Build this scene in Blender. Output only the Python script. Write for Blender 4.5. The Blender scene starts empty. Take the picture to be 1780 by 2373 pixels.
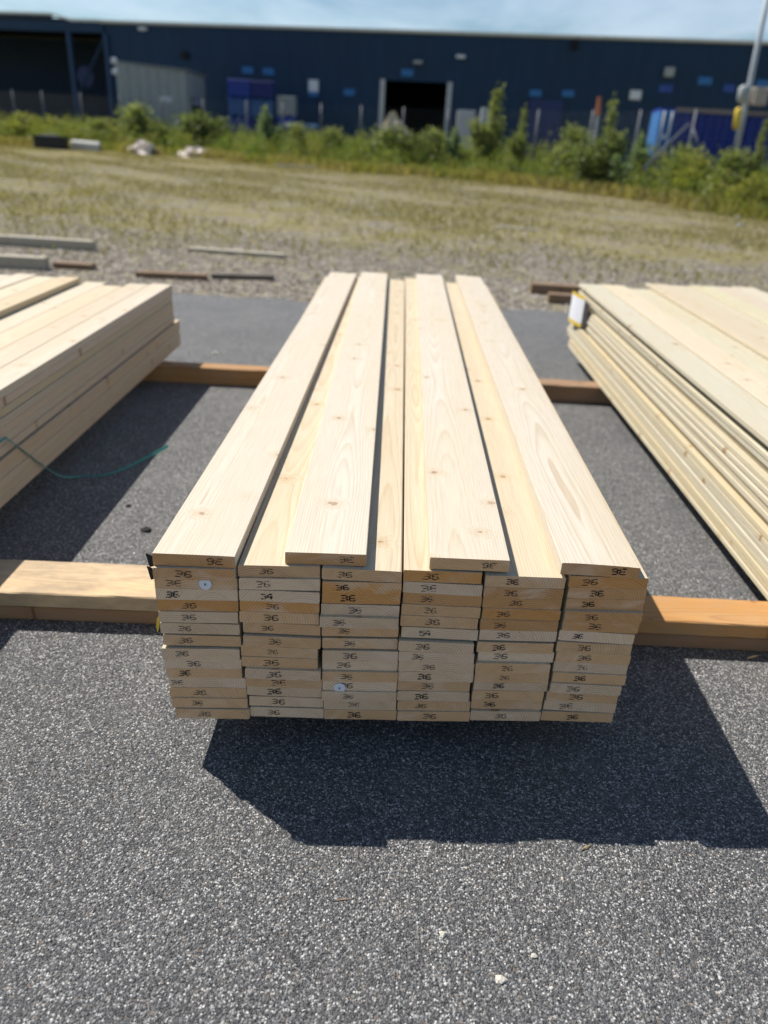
import bpy, math, random
import numpy as np
from mathutils import Vector, Matrix, Euler
random.seed(7); rng = np.random.default_rng(7)
R = math.radians
sc = bpy.context.scene
COL = sc.collection

# ------------------------------------------------------------------ camera
CAM_H = 1.3522
fwd = Vector((0, math.cos(.46198), -math.sin(.46198)))
up0 = Vector((0, math.sin(.46198), math.cos(.46198))); rt0 = Vector((1, 0, 0))
ROLL = .05954
rt = rt0 * math.cos(ROLL) + up0 * math.sin(ROLL)
up = up0 * math.cos(ROLL) - rt0 * math.sin(ROLL)
cam_d = bpy.data.cameras.new('camera'); cam = bpy.data.objects.new('camera', cam_d); COL.objects.link(cam)
m3 = Matrix((rt, up, -fwd)).transposed()
cam.matrix_world = Matrix.Translation((0, 0, CAM_H)) @ m3.to_4x4()
cam_d.sensor_fit = 'HORIZONTAL'; cam_d.sensor_width = 27.0; cam_d.lens = 27.0 * 1732.6 / 1780
cam_d.clip_start = .05; cam_d.clip_end = 2000
cam_d.dof.use_dof = True; cam_d.dof.focus_distance = 1.62; cam_d.dof.aperture_fstop = 2.05
sc.camera = cam

# ------------------------------------------------------------------ sky, sun, exposure
SUN = Vector((.512, -.360, -.780))            # direction the light travels
CLOUD_X, CLOUD_Y, CLOUD_TAU = 5.5, 21., .10
world = bpy.data.worlds.new('World'); sc.world = world; world.use_nodes = True
wn = world.node_tree.nodes; wl = world.node_tree.links; wn.clear()
w_out = wn.new('ShaderNodeOutputWorld'); w_bg = wn.new('ShaderNodeBackground')
w_sky = wn.new('ShaderNodeTexSky'); w_sky.sky_type = 'NISHITA'; w_sky.sun_disc = False
w_sky.sun_elevation = math.asin(.780); w_sky.sun_rotation = math.atan2(-SUN.x, -SUN.y) % (2 * math.pi)
w_sky.air_density = 1.0; w_sky.dust_density = .2; w_sky.ozone_density = 1.5
# thin cirrus sheet: a level layer, so it is seen edge-on and denser towards the horizon
def w_math(op, a, b=None, clamp=False):
    n = wn.new('ShaderNodeMath'); n.operation = op; n.use_clamp = clamp
    for i, v in enumerate((a, b)):
        if v is None: continue
        if isinstance(v, (int, float)): n.inputs[i].default_value = v
        else: wl.new(v, n.inputs[i])
    return n.outputs[0]
w_tc = wn.new('ShaderNodeTexCoord'); w_sep = wn.new('ShaderNodeSeparateXYZ'); wl.new(w_tc.outputs['Generated'], w_sep.inputs[0])
w_z = w_math('ADD', w_math('MAXIMUM', w_sep.outputs[2], 0.), .07)
w_com = wn.new('ShaderNodeCombineXYZ'); wl.new(w_math('DIVIDE', w_sep.outputs[0], w_z), w_com.inputs[0]); wl.new(w_math('DIVIDE', w_sep.outputs[1], w_z), w_com.inputs[1])
w_map = wn.new('ShaderNodeMapping'); w_map.inputs['Scale'].default_value = (.55, .30, 1); w_map.inputs['Rotation'].default_value = (0, 0, R(25)); w_map.inputs['Location'].default_value = (CLOUD_X, CLOUD_Y, 0)
w_noi = wn.new('ShaderNodeTexNoise'); w_noi.inputs['Scale'].default_value = 1.5
w_noi.inputs['Detail'].default_value = 7; w_noi.inputs['Roughness'].default_value = .58; w_noi.inputs['Distortion'].default_value = .25
wl.new(w_com.outputs[0], w_map.inputs['Vector']); wl.new(w_map.outputs[0], w_noi.inputs['Vector'])
w_rmp = wn.new('ShaderNodeMapRange'); w_rmp.inputs['From Min'].default_value = .36; w_rmp.inputs['From Max'].default_value = .70
wl.new(w_noi.outputs['Fac'], w_rmp.inputs['Value'])
w_tau = w_math('DIVIDE', w_math('MULTIPLY', w_rmp.outputs[0], CLOUD_TAU), w_z)
w_fac = w_math('SUBTRACT', 1., w_math('POWER', 2.718, w_math('MULTIPLY', w_tau, -1.)), True)
w_mix = wn.new('ShaderNodeMix'); w_mix.data_type = 'RGBA'; w_mix.inputs[7].default_value = (17.5, 19.2, 21.5, 1)
w_hs = wn.new('ShaderNodeHueSaturation'); w_hs.inputs['Saturation'].default_value = 1.18; w_hs.inputs['Value'].default_value = 1.4
wl.new(w_sky.outputs[0], w_hs.inputs['Color']); wl.new(w_hs.outputs[0], w_mix.inputs[6])
wl.new(w_fac, w_mix.inputs[0]); wl.new(w_mix.outputs[2], w_bg.inputs['Color'])
w_bg.inputs['Strength'].default_value = .05; wl.new(w_bg.outputs[0], w_out.inputs['Surface'])
sun_d = bpy.data.lights.new('sun', 'SUN'); sun_d.energy = 5.0; sun_d.angle = R(.53); sun_d.color = (1, .955, .88)
sun = bpy.data.objects.new('sun', sun_d); COL.objects.link(sun); sun.location = (-8, 6, 12)
sun.rotation_euler = SUN.to_track_quat('-Z', 'Y').to_euler()
vs = sc.view_settings; vs.view_transform = 'Standard'; vs.look = 'None'; vs.exposure = .38; vs.gamma = 1; vs.use_curve_mapping = False
sc.cycles.max_bounces = 5; sc.cycles.diffuse_bounces = 3; sc.cycles.glossy_bounces = 2; sc.cycles.use_adaptive_sampling = True; sc.cycles.adaptive_threshold = .015; sc.cycles.use_denoising = True

# ------------------------------------------------------------------ node helpers
class NT:
    def __init__(s, name):
        s.m = bpy.data.materials.new(name); s.m.use_nodes = True
        s.t = s.m.node_tree; s.t.nodes.clear()
        s.out = s.t.nodes.new('ShaderNodeOutputMaterial')
        s.b = s.t.nodes.new('ShaderNodeBsdfPrincipled'); s.t.links.new(s.b.outputs[0], s.out.inputs['Surface'])
    def set(s, sock, v):
        if hasattr(v, 'is_output') or isinstance(v, bpy.types.NodeSocket): s.t.links.new(v, sock)
        elif v is not None: sock.default_value = v
    def n(s, typ, **kw):
        nd = s.t.nodes.new(typ)
        for k, v in kw.items(): setattr(nd, k, v)
        return nd
    def math(s, op, a, b=None, c=None, clamp=False):
        nd = s.n('ShaderNodeMath', operation=op, use_clamp=clamp)
        for i, v in enumerate((a, b, c)):
            if v is not None: s.set(nd.inputs[i], v)
        return nd.outputs[0]
    def vmath(s, op, a, b=None, out=0):
        nd = s.n('ShaderNodeVectorMath', operation=op)
        s.set(nd.inputs[0], a)
        if b is not None: s.set(nd.inputs[1], b)
        return nd.outputs[out]
    def comb(s, x, y, z):
        nd = s.n('ShaderNodeCombineXYZ'); s.set(nd.inputs[0], x); s.set(nd.inputs[1], y); s.set(nd.inputs[2], z); return nd.outputs[0]
    def sep(s, v):
        nd = s.n('ShaderNodeSeparateXYZ'); s.set(nd.inputs[0], v); return nd.outputs
    def noise(s, vec, scale=1, detail=2, rough=.5, dist=0, out='Fac'):
        nd = s.n('ShaderNodeTexNoise'); s.set(nd.inputs['Vector'], vec); nd.inputs['Scale'].default_value = scale
        nd.inputs['Detail'].default_value = detail; nd.inputs['Roughness'].default_value = rough; nd.inputs['Distortion'].default_value = dist
        return nd.outputs[out]
    def voro(s, vec, scale=1, feature='F1', dim='3D', rnd=1.0):
        nd = s.n('ShaderNodeTexVoronoi', feature=feature, voronoi_dimensions=dim); s.set(nd.inputs['Vector'], vec)
        nd.inputs['Scale'].default_value = scale; nd.inputs['Randomness'].default_value = rnd; return nd
    def mr(s, v, a, b, c=0., d=1., smooth=False):
        nd = s.n('ShaderNodeMapRange'); nd.interpolation_type = 'SMOOTHSTEP' if smooth else 'LINEAR'
        s.set(nd.inputs['Value'], v)
        for k, x in zip(('From Min', 'From Max', 'To Min', 'To Max'), (a, b, c, d)): s.set(nd.inputs[k], x)
        return nd.outputs[0]
    def mix(s, f, a, b, blend='MIX'):
        nd = s.n('ShaderNodeMix', data_type='RGBA', blend_type=blend)
        s.set(nd.inputs[0], f)
        for i, v in ((6, a), (7, b)):
            if isinstance(v, (tuple, list)): v = (*v[:3], 1)
            s.set(nd.inputs[i], v)
        return nd.outputs[2]
    def ramp(s, v, stops, interp='LINEAR'):
        nd = s.n('ShaderNodeValToRGB'); s.set(nd.inputs[0], v); cr = nd.color_ramp; cr.interpolation = interp
        while len(cr.elements) < len(stops): cr.elements.new(.5)
        for e, (p, c) in zip(cr.elements, stops): e.position = p; e.color = (*c, 1) if len(c) == 3 else c
        return nd.outputs[0]
    def bump(s, h, strength=.3, dist=.002, nrm=None):
        nd = s.n('ShaderNodeBump'); nd.inputs['Strength'].default_value = strength; nd.inputs['Distance'].default_value = dist
        s.set(nd.inputs['Height'], h)
        if nrm is not None: s.set(nd.inputs['Normal'], nrm)
        s.t.links.new(nd.outputs[0], s.b.inputs['Normal']); return nd.outputs[0]
    def fin(s, col, rough=.6, spec=.3, metal=0.):
        s.set(s.b.inputs['Base Color'], (*col[:3], 1) if isinstance(col, (tuple, list)) else col)
        s.set(s.b.inputs['Roughness'], rough); s.b.inputs['Specular IOR Level'].default_value = spec; s.b.inputs['Metallic'].default_value = metal
        return s.m

def flat_mat(name, col, rough=.6, spec=.3, metal=0., var=.12, scale=3.0):
    t = NT(name); tc = t.n('ShaderNodeTexCoord')
    n = t.noise(tc.outputs['Object'], scale, 5, .6)
    f = t.mr(n, .3, .7, 1 - var, 1 + var)
    v = t.vmath('SCALE', (col[0], col[1], col[2])); t.set(v.node.inputs['Scale'], f)
    return t.fin(v, rough, spec, metal)

def wood_mat(name, early, late, end=False, knot=(.25, .12, .05), ring=.0048, contrast=1., knots=1., tint_end=False, weather=0., sawn=1., dirt=0., tint=True):
    """solid spruce: rings about a pith line that runs along the board, so faces show cathedrals and ends show arcs"""
    t = NT(name); tc = t.n('ShaderNodeTexCoord'); oi = t.n('ShaderNodeObjectInfo')
    P = tc.outputs['Object']; rnd = oi.outputs['Random']
    r2 = t.math('FRACT', t.math('MULTIPLY', rnd, 17.31)); r3 = t.math('FRACT', t.math('MULTIPLY', rnd, 71.77))
    r4 = t.math('FRACT', t.math('MULTIPLY', rnd, 233.1))
    off = t.comb(t.math('MULTIPLY', rnd, 37.), t.math('MULTIPLY', r2, 53.), t.math('MULTIPLY', r3, 91.))
    x, y, z = t.sep(P)
    Pl = t.vmath('ADD', t.vmath('MULTIPLY', P, (2.2, .55, 2.2)), off)
    nl = t.noise(Pl, 1.0, 2, .5, out='Color')
    nx, ny, nz = t.sep(nl)
    # knots (branches run through the thickness): cells in the x-y plane
    kv = t.comb(t.math('MULTIPLY_ADD', x, 8., t.math('MULTIPLY', r2, 40.)), t.math('MULTIPLY_ADD', y, 2.6, t.math('MULTIPLY', r3, 40.)), 0.)
    vo = t.voro(kv, 1.0, dim='2D')
    dx, dy, dz = t.sep(t.vmath('SUBTRACT', kv, vo.outputs['Position']))
    kd = t.vmath('LENGTH', t.comb(t.math('DIVIDE', dx, 8.), t.math('DIVIDE', dy, 2.6 * .85), 0.), out=1)
    kd = t.math('MULTIPLY', kd, t.mr(t.noise(t.vmath('ADD', P, off), 95, 1), .25, .75, .6, 1.45))
    kc = t.sep(vo.outputs['Color'])[0]
    kc2 = t.sep(vo.outputs['Color'])[1]
    krad = t.mr(kc, .45, 1.0, .002, .0120 * knots)
    kmask = t.mr(t.math('DIVIDE', kd, t.math('ADD', krad, .0006)), 1.05, .75, 0, 1, True)
    kon = t.mr(kc, .42, .5, 0, 1)
    defl = t.math('MULTIPLY', t.math('MULTIPLY', kon, .010), t.math('POWER', 2.718, t.math('MULTIPLY', t.math('MULTIPLY', kd, kd), -1300.)))
    px = t.math('MULTIPLY', t.math('SUBTRACT', r2, .5), .11); pz = t.math('MULTIPLY_ADD', r3, -.085, -.004)
    ax = t.math('ADD', t.math('SUBTRACT', x, px), t.math('MULTIPLY', t.math('SUBTRACT', nx, .5), .055))
    az = t.math('ADD', t.math('SUBTRACT', z, pz), t.math('MULTIPLY', t.math('SUBTRACT', nz, .5), .075))
    rr = t.vmath('LENGTH', t.comb(ax, 0., az), out=1)
    rr = t.math('ADD', rr, defl)
    rr = t.math('ADD', rr, t.math('MULTIPLY', t.math('SUBTRACT', t.noise(t.vmath('ADD', t.vmath('MULTIPLY', P, (18., 2.5, 18.)), off), 1, 2), .5), .003))
    fr = t.math('FRACT', t.math('DIVIDE', rr, ring))
    late_f = t.math('MULTIPLY', t.math('POWER', fr, 2.6), t.mr(fr, 1.0, .93, 0, 1))
    per = t.noise(t.comb(t.math('DIVIDE', rr, ring * 2.3), r4, r2), 1, 1)           # some years are darker than others
    late_f = t.math('MULTIPLY', late_f, t.mr(per, .3, .75, .35, 1.0 * contrast))
    fib = t.noise(t.vmath('ADD', t.vmath('MULTIPLY', P, (500., 9., 500.) if not end else (700., 700., 700.)), off), 1, 2)
    c = t.mix(late_f, early, late)
    # slow colour drift, heartwood patches
    big = t.noise(t.vmath('ADD', t.vmath('MULTIPLY', P, (9., .9, 9.)), off), 1, 3)
    c = t.mix(t.mr(big, .35, .75, 0, .35), c, tuple(v * f for v, f in zip(early, (.93, .82, .62))))
    if tint_end:
        pt = t.noise(t.vmath('ADD', t.vmath('MULTIPLY', P, (9., 1., 22.)), off), 1, 2, .5, .6)
        c = t.mix(t.mr(pt, .22, .50, .35, 1., True), c, t.mix(1., c, oi.outputs['Color'], 'MULTIPLY'))
    elif tint:
        c = t.mix(1., c, oi.outputs['Color'], 'MULTIPLY')
    c = t.mix(t.math('MULTIPLY', t.math('MULTIPLY', kmask, kon), 0. if end else t.mr(kc2, 0, 1, .5, .95)), c, knot)
    halo = t.math('MULTIPLY', kon, t.mr(kd, .008, .045, .30, 0., True))
    if not end: c = t.mix(halo, c, tuple(v * f for v, f in zip(early, (.80, .62, .42))))
    fs = t.mr(fib, .3, .7, .90, 1.06)
    c = t.mix(1., c, t.comb(fs, fs, fs), 'MULTIPLY')
    if weather or dirt:
        wv = t.noise(t.vmath('ADD', t.vmath('MULTIPLY', P, (14., 5., 14.)), off), 1, 5, .65)
        c = t.mix(t.mr(wv, .42, .68, 0, max(weather, dirt)), c, (.20, .165, .125) if dirt else (.33, .29, .23))
    # relief: saw marks across the board on the wide faces, fuzzy sawn ends
    if end:
        h = t.math('ADD', t.noise(t.vmath('MULTIPLY', P, (260., 1., 420.)), 1, 3), t.math('MULTIPLY', t.noise(t.vmath('ADD', t.vmath('MULTIPLY', P, (30., 1., 60.)), off), 1, 2), 1.5))
        t.bump(h, .35, .0012)
    else:
        sm = t.math('SINE', t.math('MULTIPLY', t.math('ADD', t.math('MULTIPLY_ADD', x, .25, y), t.math('MULTIPLY', t.noise(P, 3, 2), .02)), 1500.))
        rgh = t.mr(t.noise(t.vmath('ADD', t.vmath('MULTIPLY', P, (4., .8, 4.)), off), 1, 2), .4, .6, .1, 1.)
        h = t.math('ADD', t.math('MULTIPLY', t.math('MULTIPLY', sm, rgh), .22 * sawn), fib)
        t.bump(h, .3, .0006)
    return t.fin(c, .62, .25)

# ------------------------------------------------------------------ mesh helpers
def mesh_obj(name, v, f, mats, parent=None, smooth=False, midx=None, loc=None):
    me = bpy.data.meshes.new(name); me.from_pydata([tuple(p) for p in v], [], f)
    if not isinstance(mats, (list, tuple)): mats = [mats]
    for m in mats: me.materials.append(m)
    if midx is not None: me.polygons.foreach_set('material_index', midx)
    if smooth: me.polygons.foreach_set('use_smooth', [True] * len(me.polygons))
    me.update(); o = bpy.data.objects.new(name, me); COL.objects.link(o)
    if parent is not None: o.parent = parent
    if loc is not None: o.location = loc
    return o
def tag(o, label=None, cat=None, group=None, kind=None):
    if label: o['label'] = label
    if cat: o['category'] = cat
    if group: o['group'] = group
    if kind: o['kind'] = kind
    return o
def empty(name, loc=(0, 0, 0), rz=0):
    o = bpy.data.objects.new(name, None); COL.objects.link(o); o.location = loc; o.rotation_euler = (0, 0, rz); return o
def np_mesh(name, V, F, mats, kind=None, attr=None, parent=None, smooth=False):
    """big mesh from numpy: V (n,3), F (m,k)"""
    me = bpy.data.meshes.new(name); k = F.shape[1]
    me.vertices.add(len(V)); me.vertices.foreach_set('co', V.astype(np.float32).ravel())
    me.loops.add(F.size); me.loops.foreach_set('vertex_index', F.astype(np.int32).ravel())
    me.polygons.add(len(F)); me.polygons.foreach_set('loop_start', np.arange(0, F.size, k, dtype=np.int32))
    try: me.polygons.foreach_set('loop_total', np.full(len(F), k, dtype=np.int32))
    except Exception: pass
    me.materials.append(mats)
    if attr is not None:
        a = me.attributes.new('tone', 'FLOAT', 'FACE'); a.data.foreach_set('value', attr.astype(np.float32))
    if smooth: me.polygons.foreach_set('use_smooth', np.ones(len(F), dtype=bool))
    me.update(calc_edges=True); me.validate()
    o = bpy.data.objects.new(name, me); COL.objects.link(o)
    if parent is not None: o.parent = parent
    if kind: o['kind'] = kind
    return o
def box_vf(x0, x1, y0, y1, z0, z1, b=0.):
    """box, long edges chamfered by b when b > 0"""
    if b <= 0:
        v = [(x, y, z) for z in (z0, z1) for y in (y0, y1) for x in (x0, x1)]
        return v, [(0, 2, 3, 1), (4, 5, 7, 6), (0, 1, 5, 4), (2, 6, 7, 3), (0, 4, 6, 2), (1, 3, 7, 5)]
    v = []
    for z, i in ((z0, b), (z0 + b, 0), (z1 - b, 0), (z1, b)):
        j = b - i if False else i
        v += [(x0 + j + (b if i == 0 else 0) * 0, y0 + j, z), (x1 - j, y0 + j, z), (x1 - j, y1 - j, z), (x0 + j, y1 - j, z)]
    f = [(3, 2, 1, 0), (12, 13, 14, 15)]
    for k in range(3):
        for i in range(4):
            a = k * 4 + i; c = k * 4 + (i + 1) % 4; f.append((a, c, c + 4, a + 4))
    return v, f
def box(name, x0, x1, y0, y1, z0, z1, mat, parent=None, b=0.):
    v, f = box_vf(x0, x1, y0, y1, z0, z1, b); return mesh_obj(name, v, f, mat, parent)
def boxes_vf(lst):
    V = []; F = []
    for a in lst:
        v, f = box_vf(*a); o = len(V); V += v; F += [tuple(i + o for i in q) for q in f]
    return V, F
def tube_vf(pts, rad, n=8, cap=True):
    V = []; F = []
    pts = [Vector(p) for p in pts]
    if not isinstance(rad, (list, tuple)): rad = [rad] * len(pts)
    for i, p in enumerate(pts):
        d = (pts[min(i + 1, len(pts) - 1)] - pts[max(i - 1, 0)]).normalized()
        a = d.orthogonal().normalized() if abs(d.z) > .95 else d.cross(Vector((0, 0, 1))).normalized()
        c = d.cross(a).normalized()
        for k in range(n):
            t = 2 * math.pi * k / n; V.append(p + (a * math.cos(t) + c * math.sin(t)) * rad[i])
    for i in range(len(pts) - 1):
        for k in range(n):
            F.append((i * n + k, i * n + (k + 1) % n, (i + 1) * n + (k + 1) % n, (i + 1) * n + k))
    if cap: F.append(tuple(range(n - 1, -1, -1))); F.append(tuple((len(pts) - 1) * n + k for k in range(n)))
    return V, F
def tube(name, pts, rad, mat, parent=None, n=8, smooth=True):
    v, f = tube_vf(pts, rad, n); return mesh_obj(name, v, f, mat, parent, smooth=smooth)

def board_mesh(name, w, t, L, mats, cup=0., bow=0., skew=0., ch=.0016, tilt=0., jag=.0006, seed=0, ny=6, crook=0.):
    """a sawn board along +y, origin at the middle of its near bottom edge; ends are slot 1; skew slants the near end; tilt = right side rise"""
    rr = random.Random(seed); h = w / 2
    nx = 6; sec = []
    topc = lambda x: cup * (1 - (x / h) ** 2)
    for i in range(nx + 1):
        x = -h + ch + (w - 2 * ch) * i / nx; sec.append((x, t + topc(x)))
    sec += [(h, t - ch), (h, ch)]
    for i in range(nx + 1):
        x = h - ch - (w - 2 * ch) * i / nx; sec.append((x, topc(x)))
    sec += [(-h, ch), (-h, t - ch)]
    n = len(sec); V = []; F = []; mi = []
    for j in range(ny + 1):
        u = j / ny; y = L * u
        dz = bow * 4 * u * (1 - u); dxx = crook * 4 * u * (1 - u)
        for (x, z) in sec:
            yy = y + (skew * x if j == 0 else 0) + (rr.uniform(-jag, jag) if j in (0, ny) else 0)
            V.append((x + dxx, yy, z + dz + tilt * (x / w)))
    for j in range(ny):
        for k in range(n):
            F.append((j * n + k, (j + 1) * n + k, (j + 1) * n + (k + 1) % n, j * n + (k + 1) % n)); mi.append(0)
    F.append(tuple(range(n))); mi.append(1); F.append(tuple(ny * n + k for k in range(n - 1, -1, -1))); mi.append(1)
    me = bpy.data.meshes.new(name); me.from_pydata(V, [], F)
    for m in mats: me.materials.append(m)
    me.polygons.foreach_set('material_index', mi); me.update(); return me
def link(name, me, parent=None, loc=(0, 0, 0), rz=0.):
    o = bpy.data.objects.new(name, me); COL.objects.link(o); o.location = loc; o.rotation_euler = (0, 0, rz)
    if parent is not None: o.parent = parent
    return o

# ------------------------------------------------------------------ materials
PALE = wood_mat('spruce_face', (.62, .555, .455), (.45, .335, .215), contrast=.85, knot=(.20, .095, .045), tint=False)
PALE_Y = wood_mat('spruce_face_fresh', (.61, .52, .38), (.45, .32, .175), contrast=.9, knot=(.24, .12, .06), tint=False, knots=1.2)
PALE_END = wood_mat('spruce_end', (.88, .66, .47), (.47, .285, .16), end=True, tint_end=True, contrast=1.25, ring=.0056)
LEFTW = wood_mat('left_face', (.62, .535, .41), (.44, .335, .22), contrast=.6, knot=(.22, .12, .06), knots=1.15)
RIGHTW = wood_mat('right_face', (.60, .545, .42), (.47, .37, .23), contrast=.65, knot=(.24, .12, .05), knots=1.5)
BEAM_PALE = wood_mat('beam_pale', (.66, .49, .30), (.42, .27, .14), knot=(.20, .10, .05), dirt=.6, contrast=.9, knots=1.3)
BEAM_ORANGE = wood_mat('beam_orange', (.52, .285, .11), (.32, .155, .055), knot=(.16, .07, .03), weather=.25, contrast=1.5, knots=1.4)
BEAM_BROWN = wood_mat('beam_brown', (.25, .16, .095), (.15, .09, .05), knot=(.09, .05, .03), weather=.25)
BEAM_DARK = wood_mat('beam_dark', (.15, .125, .10), (.09, .075, .06), knot=(.05, .04, .03), weather=.3)
BEAM_GREY = wood_mat('beam_grey', (.50, .45, .36), (.32, .28, .22), knot=(.14, .11, .08), weather=.5)
INK2 = flat_mat('stamp_ink_faded', (.055, .048, .045), .7, .2, var=.4, scale=300)
INK = flat_mat('stamp_ink', (.018, .017, .018), .7, .2)
WHITE = flat_mat('white_plastic', (.80, .80, .83), .45, .4, var=.04)
BLACKP = flat_mat('black_plastic', (.012, .012, .013), .4, .45)
YELLOW = flat_mat('yellow_plastic', (.75, .52, .05), .5, .35)
TEAL = flat_mat('teal_strap', (.045, .24, .22), .35, .5)
STEEL = flat_mat('galvanised_steel', (.42, .45, .47), .5, .4, .35)
NAVY_STEEL = flat_mat('blue_steel', (.012, .045, .115), .5, .4)

def asphalt_mat():
    t = NT('asphalt'); tc = t.n('ShaderNodeTexCoord'); P = tc.outputs['Object']
    wob = t.vmath('SCALE', t.noise(P, 90, 2, out='Color')); wob.node.inputs['Scale'].default_value = .004
    Q = t.vmath('ADD', P, wob)
    def layer(scale, sx):
        vo = t.voro(t.vmath('MULTIPLY', Q, (sx, 1., 1.)), scale, dim='2D')
        return vo, t.sep(vo.outputs['Color'])
    va, ca = layer(210., 1.0); vb, cb = layer(400., 1.0)
    # per-chip tone: most grey, a few pale or tan
    ta = t.ramp(ca[0], [(0, (.048, .048, .050)), (.35, (.090, .090, .092)), (.62, (.150, .150, .151)), (.82, (.28, .278, .274)), (.93, (.50, .495, .48)), (1, (.66, .65, .62))])
    tb = t.ramp(cb[1], [(0, (.045, .045, .047)), (.5, (.10, .10, .102)), (.82, (.18, .18, .18)), (.96, (.32, .315, .305)), (1, (.45, .44, .41))])
    gap_a = t.mr(va.outputs['Distance'], .30, .62, 0, 1, True)
    c = t.mix(gap_a, ta, tb)
    c = t.mix(t.mr(t.noise(P, 130, 3, .6), .57, .66, 0, .8), c, (.020, .020, .022))
    c = t.mix(t.mr(ca[2], .955, .97, 0, .3), c, (.42, .32, .23))
    big = t.noise(P, 1.3, 4, .6); c = t.mix(1., c, t.comb(*(t.mr(big, .3, .7, .94, 1.12),) * 3), 'MULTIPLY')
    dust = t.noise(t.vmath('MULTIPLY', P, (3.1, 2.2, 1.)), 1, 6, .68); c = t.mix(t.mr(dust, .52, .72, 0, .28), c, (.24, .232, .215))
    oil = t.noise(t.vmath('MULTIPLY', P, (1.1, .35, 1.)), 1, 3, .5); c = t.mix(t.mr(oil, .60, .72, 0, .18), c, (.035, .036, .04))
    ha = t.mr(va.outputs['Distance'], 0, .7, 1, 0); hb = t.mr(vb.outputs['Distance'], 0, .7, 1, 0)
    h = t.math('ADD', t.math('MULTIPLY', ha, t.mr(ca[1], 0, 1, .3, 1.)), t.math('MULTIPLY', hb, .45))
    h = t.math('ADD', h, t.math('MULTIPLY', t.noise(P, 110, 3), .8))
    t.bump(h, 1.0, .0034)
    return t.fin(c, .74, .38)
ASPHALT = asphalt_mat()

def chip_mat():
    t = NT('stone_chip'); a = t.n('ShaderNodeAttribute', attribute_name='tone', attribute_type='GEOMETRY')
    tc = t.n('ShaderNodeTexCoord')
    c = t.ramp(a.outputs['Fac'], [(0, (.055, .055, .057)), (.42, (.105, .105, .107)), (.68, (.19, .19, .19)), (.83, (.36, .358, .35)), (.94, (.47, .462, .445)), (.985, (.60, .585, .555)), (1, (.46, .37, .29))])
    n = t.noise(tc.outputs['Object'], 600, 3)
    c = t.mix(1., c, t.comb(*(t.mr(n, .3, .7, .75, 1.2),) * 3), 'MULTIPLY')
    t.bump(n, .4, .0008)
    return t.fin(c, .55, .45)
CHIP = chip_mat()
def gravel_mat():
    t = NT('gravel_stone'); a = t.n('ShaderNodeAttribute', attribute_name='tone', attribute_type='GEOMETRY')
    c = t.ramp(a.outputs['Fac'], [(0, (.085, .075, .06)), (.5, (.19, .165, .135)), (.85, (.30, .27, .23)), (1, (.46, .43, .38))])
    return t.fin(c, .8, .2)
GRAVEL = gravel_mat()

def field_mat():
    t = NT('field_ground'); tc = t.n('ShaderNodeTexCoord'); P = tc.outputs['Object']
    x, y, z = t.sep(P)
    st = t.voro(P, 24., dim='2D'); sr = t.sep(st.outputs['Color'])
    gravel = t.ramp(sr[0], [(0, (.12, .102, .08)), (.5, (.22, .19, .15)), (.85, (.34, .305, .25)), (1, (.50, .46, .40))])
    gravel = t.mix(t.mr(st.outputs['Distance'], .45, .7, 0, .7), gravel, (.075, .065, .05))
    n1 = t.noise(t.vmath('MULTIPLY', P, (.75, .6, 1.)), 1, 6, .70); n2 = t.noise(P, 7., 5, .75); n3 = t.noise(P, .22, 3)
    dry = t.mix(t.mr(n2, .35, .65), (.235, .195, .085), (.34, .29, .15))
    green = t.mix(t.mr(n2, .35, .65), (.15, .135, .045), (.24, .21, .085))
    grass = t.mix(t.mr(t.math('ADD', n1, t.math('MULTIPLY', n3, .5)), .62, .84), dry, green)
    cover = t.math('ADD', t.mr(y, 7., 13., -.24, .05), t.math('ADD', n1, t.math('MULTIPLY', t.math('SUBTRACT', n2, .5), .5)))
    far = t.mr(y, 30., 38., 0, .16); cover = t.math('ADD', cover, far)
    c = t.mix(t.mr(cover, .40, .62), gravel, grass)
    tuft = t.voro(P, 5.0, dim='2D'); c = t.mix(t.math('MULTIPLY', t.mr(t.sep(tuft.outputs['Color'])[0], .35, 1, 0, .8), t.mr(tuft.outputs['Distance'], .1, .5, 1, 0)), c, (.36, .31, .19))
    t.bump(t.math('ADD', n2, st.outputs['Distance']), .8, .03)
    return t.fin(c, .9, .1)
FIELD = field_mat()

def leaf_mat(name, stops, trans=.35):
    t = NT(name); a = t.n('ShaderNodeAttribute', attribute_name='tone', attribute_type='GEOMETRY')
    c = t.ramp(a.outputs['Fac'], stops)
    t.fin(c, .55, .25)
    tr = t.n('ShaderNodeBsdfTranslucent'); t.set(tr.inputs['Color'], t.mix(1., c, (1.15, 1.2, .55), 'MULTIPLY'))
    mx = t.n('ShaderNodeMixShader'); mx.inputs[0].default_value = trans
    t.t.links.new(t.b.outputs[0], mx.inputs[1]); t.t.links.new(tr.outputs[0], mx.inputs[2]); t.t.links.new(mx.outputs[0], t.out.inputs['Surface'])
    return t.m
LEAF_MID = leaf_mat('leaf_mid', [(0, (.14, .165, .06)), (.5, (.22, .25, .10)), (1, (.34, .36, .16))], .45)
LEAF_DARK = leaf_mat('leaf_dark', [(0, (.075, .105, .04)), (.5, (.14, .175, .065)), (1, (.24, .275, .11))], .45)
LEAF_GREY = leaf_mat('leaf_grey', [(0, (.12, .17, .09)), (.5, (.19, .25, .14)), (1, (.29, .35, .21))], .45)
LEAF_YEL = leaf_mat('leaf_yellow', [(0, (.16, .18, .04)), (.5, (.25, .265, .06)), (1, (.38, .35, .09))], .45)
GRASS = leaf_mat('dry_grass', [(0, (.17, .14, .055)), (.35, (.29, .24, .11)), (.6, (.40, .34, .19)), (.8, (.25, .215, .085)), (1, (.17, .165, .055))], .35)
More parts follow.
